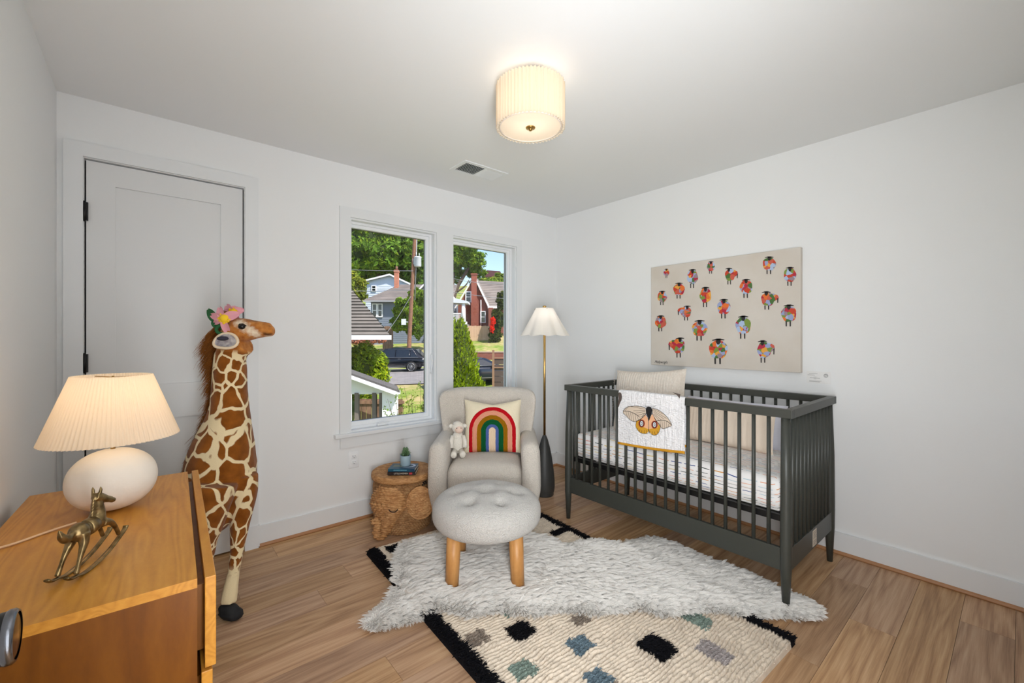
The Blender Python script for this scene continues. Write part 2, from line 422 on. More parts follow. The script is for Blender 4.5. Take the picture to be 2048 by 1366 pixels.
# open entry door beside the camera with its black knob
d2 = parent_struct('door_2')
m_ = MB(); m_.box2((-.224, .12, .01), (-.186, .83, 2.05)); m_.build('door_slab', M_door, d2)
kb = MB(); kb.lathe([(0, 0), (.032, 0), (.033, .004), (.030, .008), (.012, .012), (.011, .03), (.020, .036), (.0275, .044), (.029, .052), (.029, .058)], 32); 
V = kb.v[0]; kb.v[0] = np.stack([V[:, 2]-.186, V[:, 1]+.775, V[:, 0]+.907], 1); ko = kb.build('door_knob', M_black, d2)
kr = MB(); kr.lathe([(.029, .056), (.0305, .058), (.0305, .063), (.028, .066), (.026, .066)], 32); V = kr.v[0]; kr.v[0] = np.stack([V[:, 2]-.186, V[:, 1]+.775, V[:, 0]+.907], 1)
kr.build('knob_ring', plain('dark_chrome', (120, 122, 128), .25, 1), ko)
kf = MB(); kf.lathe([(.027, .064), (.02, .0655), (.0001, .066)], 32); V = kf.v[0]; kf.v[0] = np.stack([V[:, 2]-.186, V[:, 1]+.775, V[:, 0]+.907], 1)
kf.build('knob_face', plain('knob_face', (70, 50, 42), .2, .8), ko)
# windows
def n_glass():
    n = NT('window_glass'); n.t.nodes.remove(n.b); a = n.n('BsdfTransparent'); g = n.n('BsdfGlossy'); g.inputs['Roughness'].default_value = 0.0
    mx = n.n('MixShader'); mx.inputs[0].default_value = .025
    n.t.links.new(a.outputs[0], mx.inputs[1]); n.t.links.new(g.outputs[0], mx.inputs[2]); n.t.links.new(mx.outputs[0], n.out.inputs[0]); return n.m
M_glass = n_glass()
M_vinyl = plain('white_vinyl', (236, 238, 240), .35)
def ring(mb, x0, x1, z0, z1, y0, y1, wl, wr, wb, wt, mat=0):
    mb.box2((x0, y0, z0), (x0+wl, y1, z1), mat); mb.box2((x1-wr, y0, z0), (x1, y1, z1), mat)
    mb.box2((x0+wl, y0, z0), (x1-wr, y1, z0+wb), mat); mb.box2((x0+wl, y0, z1-wt), (x1-wr, y1, z1), mat)
def window(name, W):
    w_ = parent_struct(name); x0, x1, z0, z1 = W; y = Y1
    m_ = MB(); ring(m_, x0, x1, z0, z1, y-.002, y+.16, .012, .012, .012, .012); m_.build('jamb', M_trim, w_)
    m_ = MB(); ring(m_, x0+.012, x1-.012, z0+.012, z1-.012, y+.045, y+.11, .014, .018, .018, .016); m_.build('window_frame', M_vinyl, w_)
    m_ = MB(); ring(m_, x0+.022, x1-.028, z0+.030, z1-.028, y+.062, y+.10, .012, .022, .028, .022); sa = m_.build('sash', M_vinyl, w_)
    m_ = MB(); ring(m_, x0+.033, x1-.049, z0+.056, z1-.049, y+.085, y+.098, .003, .003, .003, .003); m_.build('gasket', plain('gasket', (90, 88, 86), .6), sa)
    m_ = MB(); m_.box2((x0+.03, y+.090, z0+.052), (x1-.046, y+.094, z1-.045)); m_.build('pane', M_glass, w_)
    return w_
w1 = window('window_1', W1); w2 = window('window_2', W2)
# folding crank on the sill, sash lock
m_ = MB(); m_.rbox((1.30, Y1+.028, .632), (.085, .022, .018), .006); m_.rbox((1.30, Y1+.022, .645), (.07, .012, .008), .004); m_.build('crank_handle', M_vinyl, w1)
m_ = MB(); m_.tube(bez([(1.700, Y1+.035, .98), (1.702, Y1+.02, 1.06), (1.700, Y1+.022, 1.13)], 5), .006, 8); m_.rbox((1.705, Y1+.04, 1.0), (.012, .02, .05), .004); m_.build('sash_lock', M_vinyl, w1)
m_ = MB(); m_.rbox((2.13, Y1+.028, .632), (.085, .022, .018), .006); m_.build('crank_handle', M_vinyl, w2)
t4 = parent_struct('trim_4')
for nm, a, b in (('side_casing', (.982, .61), (1.052, 2.085)), ('mullion_casing', (1.724, .61), (1.875, 2.085)), ('side_casing', (2.555, .61), (2.615, 2.085)), ('head_casing', (.982, 2.085), (2.615, 2.15))):
    m_ = MB(); m_.box2((a[0], Y1-.018, a[1]), (b[0], Y1, b[1])); m_.build(nm, M_trim, t4)
m_ = MB(); m_.rbox((1.80, Y1-.005, .597), (1.71, .075, .026), .004, smooth=False); m_.box2((1.052, Y1, .60), (1.724, Y1+.05, .612)); m_.box2((1.875, Y1, .60), (2.555, Y1+.05, .612)); m_.build('window_stool', M_trim, t4)
m_ = MB(); m_.box2((.985, Y1-.016, .510), (2.612, Y1, .584)); m_.build('apron', M_trim, t4)
# ================================================================= ceiling light
def pleats(n, amp, ph=0):
    def f(th):
        x = (th*n/(2*PI)) % 1.0
        return amp*(1-4*abs(x-.5))
    return f
M_shade = shade_mat('pleated_shade', (252, 240, 222), .62)
M_shade2 = shade_mat('diffuser_fabric', (255, 250, 240), .6)
cl = thing('ceiling_light', 'pleated white drum ceiling light with brass finial, glowing', 'ceiling light', (1.31, 1.424, 2.203))
mb = MB(); R0 = .148; pf = pleats(56, .0085)
mb.lathe([(R0, -.003), (R0, .03), (R0, .06), (R0, .09), (R0, .12), (R0, .15), (R0, .187)], 256, fn=lambda r, z, th: (r+pf(th), z)); mb.build('lamp_shade', M_shade, cl)
mb = MB(); mb.lathe([(.0001, .004), (.05, .004), (.10, .004), (.136, .004)], 48); mb.build('diffuser', M_shade2, cl)
mb = MB(); mb.lathe([(.136, -.001), (.140, -.001), (.140, .008), (.136, .008), (.136, -.001)], 64); mb.build('diffuser_rim', plain('rim', (225, 215, 205), .6), cl)
mb = MB(); mb.lathe([(.0001, -.014), (.006, -.013), (.008, -.008), (.012, -.004), (.021, -.002), (.022, .002), (.0001, .004)], 24); mb.build('finial', M_brass, cl)
mb = MB(); mb.lathe([(.0001, .236), (.062, .236), (.064, .228), (.064, .2), (.058, .196), (.0001, .196)], 40); mb.cyl((0, 0, .01), (0, 0, .2), .005, n=8)
for a in (0, 1, 2): mb.cyl((0, 0, .17), (.142*math.cos(a*2.1), .142*math.sin(a*2.1), .17), .0025, n=6)
mb.build('canopy', M_brass, cl)
# ================================================================= air vent
vc = (onZ(910, 335, ZC)+onZ(1008, 346, ZC))/2
p0 = atd(940, 322, (ZC-H)*F/(674.5-322)); p1 = atd(1008, 346, (ZC-H)*F/(674.5-346)); p2 = atd(975, 358, (ZC-H)*F/(674.5-358)); p3 = atd(909, 341, (ZC-H)*F/(674.5-341))
cx, cy = (p0+p1+p2+p3)[:2]/4
hx, hy = .185, .10
vt = thing('air_vent', 'white louvred air vent set in the ceiling near the window wall', 'vent', (cx, cy, ZC))
mb = MB()
for a in ((-hx, -hy, hx, -hy+.028), (-hx, hy-.028, hx, hy), (-hx, -hy+.028, -hx+.028, hy-.028), (hx-.028, -hy+.028, hx, hy-.028), (-.004, -hy+.028, .004, hy-.028)): mb.box2((a[0], a[1], -.006), (a[2], a[3], 0))
mb.build('vent_frame', M_trim, vt)
mb = MB(); mb.box2((-hx+.028, -hy+.028, -.0008), (hx-.028, hy-.028, 0)); mb.build('vent_opening', M_dark, vt)
for i in range(22):
    x = -hx+.036+i*.0142
    if i >= 11: x += .006
    m_ = MB(); ang = .75 if i < 11 else -.75; m_.box((x, 0, -.006), (.0012, 2*hy-.056, .012), rot=rotm('Y', ang)); m_.build('slat', M_trim, vt)
# ================================================================= outlet
po = onY(707.5, 918.5, Y1-.003); ol = thing('wall_outlet', 'white double power outlet on the wall under the window', 'outlet', (po[0], Y1, po[2]))
mb = MB(); mb.rbox((0, -.003, 0), (.073, .006, .117), .003); mb.build('cover_plate', M_vinyl, ol)
for z in (.020, -.020):
    mb = MB(); mb.rbox((0, -.0065, z), (.034, .004, .028), .002); r_ = mb.build('receptacle', M_vinyl, ol)
    mb = MB(); mb.box((-.007, -.0088, z+.004), (.002, .001, .009)); mb.box((.007, -.0088, z+.004), (.002, .001, .007)); mb.cyl((0, -.0083, z-.008), (0, -.0093, z-.008), .0025, n=8); mb.build('slot', M_dark, r_)
# ================================================================= dresser
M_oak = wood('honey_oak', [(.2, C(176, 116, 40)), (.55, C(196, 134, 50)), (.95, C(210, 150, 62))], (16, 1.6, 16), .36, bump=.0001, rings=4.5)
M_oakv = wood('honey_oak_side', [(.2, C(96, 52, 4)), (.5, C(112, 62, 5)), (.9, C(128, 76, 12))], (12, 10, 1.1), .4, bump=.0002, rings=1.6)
DRZ = -math.radians(2.1)
dr = thing('dresser', 'honey oak dresser with plain slab drawers beside the giraffe', 'dresser', (-.109, 1.61, 0), DRZ)
hw, hl = .205, .465
mb = MB(); mb.box2((-hw, -hl, .727), (hw, hl, .747)); mb.build('dresser_top', M_oak, dr)
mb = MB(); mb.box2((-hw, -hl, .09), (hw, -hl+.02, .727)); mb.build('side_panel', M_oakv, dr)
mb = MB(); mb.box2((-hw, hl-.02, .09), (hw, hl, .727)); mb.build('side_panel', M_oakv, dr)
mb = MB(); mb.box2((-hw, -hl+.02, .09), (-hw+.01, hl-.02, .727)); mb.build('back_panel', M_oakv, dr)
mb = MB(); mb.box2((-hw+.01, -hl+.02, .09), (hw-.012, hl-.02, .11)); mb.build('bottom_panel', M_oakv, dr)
for z0, z1, xo in ((.552, .7465, .014), (.335, .545, .008), (.118, .328, .008)):
    mb = MB(); mb.rbox((hw+xo+.009, 0, (z0+z1)/2), (.020, 2*hl+.012, z1-z0), .0015, smooth=False); f = mb.build('drawer', M_oak, dr)
    mb = MB(); mb.box2((-hw+.03, -hl+.035, z0+.02), (hw+xo+.001, hl-.035, z1-.03)); mb.build('drawer_box', M_oakv, f)
for x in (-hw+.03, hw-.03):
    for y in (-hl+.04, hl-.04):
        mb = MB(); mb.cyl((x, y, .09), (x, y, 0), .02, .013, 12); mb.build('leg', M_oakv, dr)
TZ = .747
# ================================================================= table lamp
M_plaster = plain('plaster', (236, 228, 216), .8, spec=.2, bump=(30, .0015))
LX, LY = -.083, 1.764
tl = thing('table_lamp', 'round white plaster table lamp with pleated cream shade, lit', 'lamp', (LX, LY, TZ))
def eb(p):
    p[2] = p[2]*(1-.1*abs(p[2])/.1); return p
mb = MB(); mb.ell((0, 0, .091), (.105, .105, .100), 48, 30, fn=eb); mb.build('lamp_base', M_plaster, tl)
mb = MB(); mb.cyl((0, 0, .17), (0, 0, .30), .006, n=10); mb.cyl((0, 0, .26), (0, 0, .285), .016, n=16)
for a in (0, 2.09, 4.19): mb.cyl((0, 0, .396), (.088*math.cos(a), .088*math.sin(a), .396), .0015, n=6)
mb.cyl((0, 0, .285), (0, 0, .40), .003, n=8); mb.build('lamp_stem', M_brass, tl)
mb = MB(); mb.ell((0, 0, .325), (.022, .022, .03), 16, 10); mb.build('bulb', glow('bulb_glow', (255, 220, 170), 3), tl)
pf2 = pleats(84, .0034)
mb = MB(); mb.lathe([(.091+(.156-.091)*t, .402-.188*t) for t in (0, .1, .25, .5, .75, .9, 1)], 336, fn=lambda r, z, th: (r+pf2(th)*(r/.13), z)); mb.build('lamp_shade', M_shade, tl)
mb = MB(); mb.tube(bez([(-.07, -.085, .006), (-.12, -.11, .004), (-.17, -.15, .004), (-.232, -.19, .004), (-.238, -.2, -.03)], 8), .003, 8); mb.build('cord', plain('clear_cord', (226, 190, 150), .4), tl)
# ================================================================= rocking horse
M_bronze = NT('aged_brass'); v = M_bronze.obj(); M_bronze.col(M_bronze.ramp(M_bronze.noise(v, 60, 3), [(.3, C(96, 78, 48)), (.7, C(158, 134, 92))]), .34, .9); M_bronze = M_bronze.m
hh = math.atan2(.907, .42)
rh = thing('rocking_horse', 'small aged brass rocking horse ornament standing on the dresser', 'ornament', (-.120, 1.328, TZ), hh); rh.scale = (.95, .95, .95)
b = MB()
b.ell((.036, 0, .092), (.045, .0165, .0175), 18, 12, rot=rotm('Y', .08)); b.ell((.006, 0, .094), (.022, .019, .021), 16, 10); b.ell((.068, 0, .094), (.020, .0175, .021), 16, 10)
b.tube(bez([(.066, 0, .094), (.072, 0, .112), (.070, 0, .130), (.068, 0, .150)], 4), [.018, .0175, .017, .016, .015, .014, .0135, .013, .0125, .012, .011, .010, .009], 12)
b.tube([(.060, 0, .155), (.072, -.002, .150), (.088, -.008, .140), (.099, -.013, .134)], [.009, .012, .0088, .0072], 12); b.ell((.101, -.014, .132), (.0080, .0075, .0065), 10, 8)
for s_ in (-1, 1):
    b.tube([(.066, s_*.006, .156), (.069, s_*.008, .170), (.067, s_*.008, .178)], [.004, .0035, .001], 8)
    b.tube(bez([(.004, s_*.009, .090), (.000, s_*.013, .070), (-.012, s_*.015, .052), (-.022, s_*.016, .034), (-.032, s_*.017, .014)], 3), [.014, .012, .0105, .0095, .008, .007, .006, .0052, .0048, .0045, .0048, .0052, .0055], 10)
    b.tube(bez([(.072, s_*.009, .088), (.092, s_*.014, .080), (.108, s_*.016, .062), (.122, s_*.017, .036)], 3), [.012, .0105, .009, .0075, .0065, .006, .0055, .005, .0048, .005], 10)
b.tube(bez([(-.012, 0, .100), (-.032, 0, .094), (-.046, 0, .104), (-.056, 0, .124)], 4), [.006, .006, .007, .008, .0088, .009, .009, .0085, .008, .007, .005, .0035, .001], 10)
for k in range(7): b.tube([(.056+.001*k, 0, .112+.007*k), (.047+.001*k, 0, .104+.007*k)], [.006, .002], 8)
V, Q, N = fuse(b, .0016, 3); fast_mesh('horse_body', V, Q, M_bronze, rh)
m_ = MB(); m_.lathe([(.008, -.011), (.0190, -.011), (.0194, 0), (.0190, .011), (.008, .011)], 28); V = m_.v[0].copy(); m_.v[0] = np.stack([V[:, 2]*1.1+.040, V[:, 0], V[:, 1]*1.0+.092], 1); m_.build('saddle_band', M_bronze, rh)
for s_ in (-1, 1):
    P = [(-.062, .022), (-.052, .014), (-.030, .010), (-.012, .0045), (.015, .0035), (.05, .007), (.085, .014), (.118, .026), (.146, .038), (.152, .046)]
    m_ = MB(); m_.tube(bez([(x, s_*.017, z-.0005) for x, z in P], 4), [(.0062, .0030)]*37, 8); m_.build('rocker', M_bronze, rh)
# ================================================================= giraffe
GZ = 0
def gp(u, v, d): return atd(u, v, d)
RRo = thing('giraffe', 'tall plush toy giraffe with spotted coat standing by the closet door', 'plush toy', (.27, 2.30, 0))
b = MB()
neck = [((492, 688, 2.00), .047), ((463, 705, 2.01), .062), ((460, 740, 2.02), .070), ((459, 780, 2.03), .074), ((459, 815, 2.04), .082), ((455, 850, 2.05), .102), ((449, 885, 2.06), .128), ((443, 925, 2.07), .150), ((442, 965, 2.08), .150)]
pts = [gp(*p) for p, r in neck]; rad = [r for p, r in neck]
b.tube(bez(pts, 4), list(np.interp(np.linspace(0, 8, 33), range(9), rad)), 20)
# stretch factor: off-axis view widens things; radii above are reduced in fitting
hd = [((462, 672, 2.00), .056), ((478, 662, 1.99), .060), ((496, 660, 1.985), .052), ((514, 660, 1.98), .040), ((530, 661, 1.975), .031), ((542, 662, 1.97), .026), ((548, 662, 1.97), .018)]
b.tube(bez([gp(*p) for p, r in hd], 4), [(x, x*1.0) for x in np.interp(np.linspace(0, 6, 25), range(7), [r for p, r in hd])], 20)
b.tube([gp(500, 652, 1.98), gp(540, 653, 1.97)], [.030, .018], 12)
b.tube([gp(470, 660, 2.0), gp(471, 698, 2.0), gp(463, 735, 2.01)], [.054, .052, .055], 14)
# body going back behind the dresser
def B(r, d, z): return np.array(E(r, d, z))
b.ell(B(-1.53, 2.11, .48), (.155, .155, .145), 24, 16); b.ell(B(-1.66, 2.16, .45), (.13, .13, .13), 24, 16)
b.ell(B(-1.415, 2.03, .49), (.115, .115, .155), 24, 16)
# legs: near shoulder, chest, front legs, hidden hind legs
LG = [((430, 968, 1.93), .090), ((424, 1005, 1.92), .080), ((422, 1045, 1.91), .054), ((416, 1080, 1.91), .038), ((412, 1116, 1.91), .030), ((402, 1160, 1.90), .028), ((397, 1205, 1.90), .030)]
b.tube(bez([gp(*p) for p, r in LG], 4), np.interp(np.linspace(0, 6, 25), range(7), [r for p, r in LG]).tolist(), 18)
LG = [((487, 950, 2.05), .062), ((488, 985, 2.05), .058), ((484, 1020, 2.04), .048), ((479, 1055, 2.02), .040), ((474, 1100, 2.00), .028), ((467, 1145, 1.98), .025), ((460, 1185, 1.96), .032), ((457, 1206, 1.95), .033)]
b.tube(bez([gp(*p) for p, r in LG], 4), np.interp(np.linspace(0, 7, 29), range(8), [r for p, r in LG]).tolist(), 18)
for r_, d_ in ((-1.72, 2.10), (-1.66, 2.26)):
    b.tube([B(r_, d_, .46), B(r_, d_, .3), B(r_, d_, .15), B(r_, d_, .03)], [.085, .055, .035, .036], 14)
# shoulder seam piece
V, Q, N = fuse(b, .0065, 7)
xy = V[:, :2]; z = V[:, 2]
cp = gp(455, 900, 2.06)
g = np.interp(z, [0, .2, .38, .55, .75, .95, 1.15, 1.25, 1.4], [26, 24, 13.0, 8.0, 7.6, 9.5, 13, 15, 15])
S_ = np.interp(z, np.linspace(0, 1.5, 151), np.concatenate([[0], np.cumsum(np.interp(np.linspace(0, 1.5, 151)[1:], [0, .2, .38, .55, .75, .95, 1.15, 1.25, 1.4], [26, 24, 13, 8, 7.6, 9.5, 13, 15, 15])*.01)]))
# follow the limb: use xy relative to a local axis so that slanting parts are not sheared
axis_z = np.array([0, .25, .5, .6, .75, .95, 1.4]); ax_pts = np.array([gp(450, 1200, 1.95)[:2], gp(455, 1060, 1.97)[:2], cp[:2], cp[:2], gp(459, 790, 2.03)[:2], gp(460, 740, 2.02)[:2], gp(465, 680, 2.0)[:2]])
ax = np.stack([np.interp(z, axis_z, ax_pts[:, 0]), np.interp(z, axis_z, ax_pts[:, 1])], 1)
co = np.stack([(xy[:, 0]-ax[:, 0])*g*1.35, (xy[:, 1]-ax[:, 1])*g*1.35, S_], 1)
# head mask and zones stored as a second vector
def dist_seg(V, a, b_):
    a = np.array(a); b_ = np.array(b_); t = np.clip(((V-a)@(b_-a))/((b_-a)@(b_-a)), 0, 1); return np.linalg.norm(V-(a+t[:, None]*(b_-a)), axis=1)
Pu = ((V[:, 0]*CA-V[:, 1]*SA)/(V[:, 0]*SA+V[:, 1]*CA))*F+1024; Pv = 674.5-(V[:, 2]-H)/(V[:, 0]*SA+V[:, 1]*CA)*F
head = np.clip((705-Pv+(Pu-450)*.10)/8, 0, 1)*(V[:, 2] > 1.1)
eye = gp(483, 653, 1.945)
white = np.clip(1.25-dist_seg(V, gp(478, 646, 1.95), gp(512, 668, 1.95))/.034, 0, 1)
white = np.maximum(white, np.clip(1.2-dist_seg(V, gp(505, 686, 1.97), gp(540, 674, 1.96))/.020, 0, 1))
dark = np.maximum(np.clip(1.3-dist_seg(V, gp(530, 668, 1.95), gp(545, 671, 1.955))/.010, 0, 1), np.clip(1.3-dist_seg(V, gp(492, 636, 1.965), gp(512, 641, 1.965))/.009, 0, 1))
dark = np.maximum(dark, np.clip(1.2-dist_seg(V, gp(538, 650, 1.955), gp(541, 652, 1.955))/.006, 0, 1))
zone = np.stack([head, white, dark], 1)
M_gir = NT('giraffe_plush'); n = M_gir
c0 = n.attr('spot').outputs['Vector']
nz = n.n('TexNoise'); n.put(nz.inputs['Vector'], c0); nz.inputs['Scale'].default_value = 1.6; nz.inputs['Detail'].default_value = 1
sc = n.n('VectorMath', operation='MULTIPLY_ADD'); n.put(sc.inputs[0], nz.outputs['Color']); sc.inputs[1].default_value = (.38, .38, .38); n.put(sc.inputs[2], c0)
de = n.vor(sc.outputs[0], 1.0, 'DISTANCE_TO_EDGE'); 
fuzz = n.noise(n.obj(), 400, 2)
zz = n.sep(n.obj())[2]
thr = n.M('MULTIPLY_ADD', n.M('GREATER_THAN', .30, zz), .05, .058)
m = n.ramp(n.M('ADD', n.M('SUBTRACT', de, thr), n.M('MULTIPLY', n.M('SUBTRACT', fuzz, .5), .03)), [(.0, (0, 0, 0, 1)), (.022, (1, 1, 1, 1))])
low = n.M('MULTIPLY_ADD', zz, 18.0, -3.0, clamp=True)
m = n.M('MULTIPLY', m, low)
brown = n.ramp(n.noise(n.obj(), 22, 3), [(.3, C(116, 64, 16)), (.7, C(146, 86, 28))])
cc = n.mix(m, C(232, 214, 172), brown)
zn = n.sep(n.attr('zone').outputs['Vector'])
hm = n.ramp(n.noise(n.obj(), 40, 3), [(.3, C(160, 92, 34)), (.7, C(196, 132, 66))])
wn_ = n.M('MULTIPLY_ADD', n.noise(n.obj(), 70, 3), .9, n.M('MULTIPLY_ADD', zn[1], 1.0, -.9), clamp=True)
hm = n.mix(n.M('MULTIPLY', wn_, 1.6, clamp=True), hm, C(228, 214, 190)); hm = n.mix(n.M('MULTIPLY', zn[2], .85), hm, C(60, 34, 18))
cc = n.mix(zn[0], cc, hm)
n.col(cc, .95, 0, .08); n.b.inputs['Sheen Weight'].default_value = .15; n.bump(fuzz, .0015)
Vl = V.copy()
ob = fast_mesh('giraffe_body', V, Q, M_gir.m, RRo, attrs={'spot': co, 'zone': zone}, world=True)
M_hoof = plain('hoof_felt', (24, 24, 26), .8)
hf = MB()
def hoof(p, yaw):
    m_ = MB(); m_.rbox((.012, 0, .030), (.092, .072, .060), .026, n=2, fn=lambda q: q*np.array([1-.12*(q[2] > 0), 1-.12*(q[2] > 0), 1]) + np.array([-.02*(q[2]/.03), 0, 0]))
    R_ = rotm('Z', yaw); m_.v[0] = m_.v[0] @ R_.T + np.array([p[0], p[1], 0]); o = m_.build('hoof', M_hoof, RRo, world=True); return o
fy = math.atan2(-.80, .60)
for q in (onZ(456, 1222, .03), onZ(396, 1236, .03)): hoof(q, fy)
for r_, d_ in ((-1.72, 2.10), (-1.66, 2.26)): hoof(B(r_, d_, 0), fy)
# eye, ear, ossicones, mouth line
M_eye = plain('eye_black', (8, 6, 6), .08); 
m_ = MB(); m_.ell(gp(484, 653.5, 1.938), (.0155, .0155, .0125), 18, 12); m_.build('eye', M_eye, RRo, world=True)
m_ = MB(); m_.tube([gp(476, 652, 1.941), gp(479, 648.5, 1.936), gp(486, 648, 1.934), gp(493, 652, 1.938)], [.002, .003, .003, .0015], 8); m_.build('eyelid', plain('lid', (40, 24, 16), .7), RRo, world=True)
ear = MB(); ec = gp(446, 683, 1.955)
def earfn(p):
    return p
U = np.array(E(1, 0, 0))-np.array(E(0, 0, 0)); Fw = np.array(E(0, 1, 0)); 
def viewv(r, z, d=0): return U*r+np.array((0, 0, 1))*z+Fw*d
P = []
for j in range(9):
    row = []
    for i in range(24):
        th = 2*PI*i/24; q = j/8; rr = .045*q*(1+.25*max(0, math.cos(th))); row.append(gp(446, 683, 1.915)+viewv(rr*math.cos(th)*1.05, rr*math.sin(th)*.72-.004*math.cos(2*th)*q, -.02*(q**2)*(.4-math.sin(th)*.6)+.014))
    P.append(row)
P = np.array(P); ear.grid(np.transpose(P, (1, 0, 2)), closed_u=True)
ear.grid(np.transpose(P+viewv(0, 0, .008), (1, 0, 2))[::-1], closed_u=True)
edge = [P[-1, i]+viewv(0, 0, .004) for i in range(24)]; ear.tube(edge+edge[:2], .0065, 8, 1)
ear.ell(gp(446, 677, 1.924), (.024, .020, .010), 12, 8, 2)
ear.build('ear', [plain('ear_inner', (196, 190, 186), .9, var=(50, (120, 112, 122))), plain('ear_rim', (226, 206, 176), .9), plain('ear_dark', (50, 48, 62), .9)], RRo, world=True)
m_ = MB(); m_.ell(gp(438, 664, 2.07), (.03, .02, .035), 14, 10); m_.build('ear', plain('ear_back', (190, 140, 84), .9), RRo, world=True)
for du, dd in ((0, 0), (10, .06)):
    m_ = MB(); m_.cyl(gp(455+du, 652, 1.99+dd), gp(452+du, 630, 1.99+dd), .012, .010, 10); m_.ell(gp(452+du, 628, 1.99+dd), .014, 12, 8); m_.build('ossicone', plain('ossicone', (130, 80, 36), .9), RRo, world=True)
# mane
mp = [(437, 655, 2.03), (431, 672, 2.04), (430, 700, 2.06), (429, 740, 2.07), (428, 780, 2.08), (423, 815, 2.10), (412, 850, 2.12), (399, 885, 2.14), (384, 925, 2.15), (376, 948, 2.16)]
mpts = np.array(bez([gp(*p) for p in mp], 10)); nM = 5200
ii = RNG.random(nM)*(len(mpts)-1); i0 = ii.astype(int); fr = (ii-i0)[:, None]; base = mpts[i0]*(1-fr)+mpts[np.minimum(i0+1, len(mpts)-1)]*fr
base = base+RNG.normal(0, .006, (nM, 3))+Fw*RNG.normal(0, .010, (nM, 1))+U*.008
L = (.035+.040*RNG.random(nM))*np.interp(ii/len(mpts), [0, .1, .3, .5, .75, 1], [1.0, 1.35, 1.0, .72, 1.0, .55])
K = 5; P = np.zeros((nM, K, 3)); cl_ = np.floor(ii*2.2); rr_ = np.random.default_rng(5).normal(0, 1, (400, 2)); cw = rr_[cl_.astype(int) % 400]
dirv = -U*.78+np.array((0, 0, -.30))+cw[:, :1]*.22*np.array((0, 0, 1))+Fw*cw[:, 1:]*.25
for k in range(K):
    t = k/(K-1); P[:, k] = base+(dirv*t+np.array((0, 0, -.55))*t*t)*L[:, None]+RNG.normal(0, .002, (nM, 3))*t
cols = np.ones((nM, 4)); cols[:, :3] = np.array(C(134, 82, 34)[:3])*(.7+.7*RNG.random((nM, 1)))
M_haircol = attrcol('dyed_hair', .7)
hair('mane', P, np.linspace(.0009, .0002, K)[None, :], M_haircol, RRo, cols, world=True)
mm = MB(); mm.tube([p+U*.012 for p in mpts[::5]], .012, 10); mm.build('mane_base', plain('mane_base', (110, 66, 26), .95), RRo, world=True)
# flower headband
M_pink = plain('pink_felt', (214, 150, 160), .9); M_yel = plain('yellow_felt', (238, 196, 30), .8); M_grn = plain('green_felt', (36, 92, 50), .9)
fb = thing('flower_headband', 'headband of pink felt flowers worn by the giraffe', 'headband', gp(446, 650, 1.99))
def petal(c, ang, ln, wd, mat, nm='petal', tilt=0, notch=True):
    P = []
    for i in range(9):
        t = i/8; w_ = wd*math.sin(PI*min(1, t*.86+.08))**.7; row = []
        for j in range(5):
            s_ = (j-2)/2; tt = t*ln-(.12*ln*(1-abs(s_)) if (notch and i == 8) else 0)
            row.append(np.array(c)+viewv(math.cos(ang)*tt-math.sin(ang)*w_*s_, math.sin(ang)*tt+math.cos(ang)*w_*s_, -.012+.02*t*t*(1+tilt)-.004*abs(s_)))
        P.append(row)
    m_ = MB(); P = np.array(P); m_.grid(P); m_.grid((P+viewv(0, 0, .003))[::-1]); return m_.build(nm, mat, fb, world=True)
def centre(c, r):
    m_ = MB(); rr = random.Random(2)
    m_.ell(c, (r*.9, r*.9, r*.9), 12, 8)
    for k in range(46):
        a = rr.random()*6.28; q = r*math.sqrt(rr.random()); m_.ell(np.array(c)+viewv(q*math.cos(a)*1.2, q*math.sin(a), -.012+.008*(q/r)**2), r*.20, 6, 4)
    m_.build('flower_centre', M_yel, fb, world=True)
c1 = gp(449, 637, 1.935)
for a, l, wd in ((2.05, .060, .017), (2.9, .070, .016), (3.55, .056, .015), (4.95, .078, .017), (.35, .068, .021)): petal(c1, a, l, wd, M_pink)
centre(gp(450, 637, 1.93), .023)
c2 = gp(466, 624, 2.0)
for a, l, wd in ((2.4, .05, .018), (1.2, .03, .018), (0.2, .05, .018), (3.3, .05, .018), (5.2, .05, .018)): petal(c2, a, l, wd, M_pink)
centre(gp(467, 625, 1.985), .020)
for c_, a, l in ((gp(440, 645, 1.96), 2.35, .085), (gp(436, 655, 1.96), 1.75, .05)): petal(c_, a, l, .02, M_grn, 'leaf', notch=False)
m_ = MB(); rr = [gp(444, 659, 1.94)+viewv(.026*math.cos(t)+.004, .020*math.sin(t), .005*math.cos(t)) for t in np.linspace(0, 2*PI, 19)]; m_.tube(rr, (.0075), 10); m_.build('leaf_loop', M_grn, fb, world=True)
bpts = [gp(444, 665, 1.95), gp(440, 640, 1.97), gp(452, 632, 2.0), gp(462, 636, 2.06), gp(460, 660, 2.10)]
m_ = MB(); m_.tube(bez(bpts, 5), .004, 8); m_.build('band', M_grn, fb, world=True)
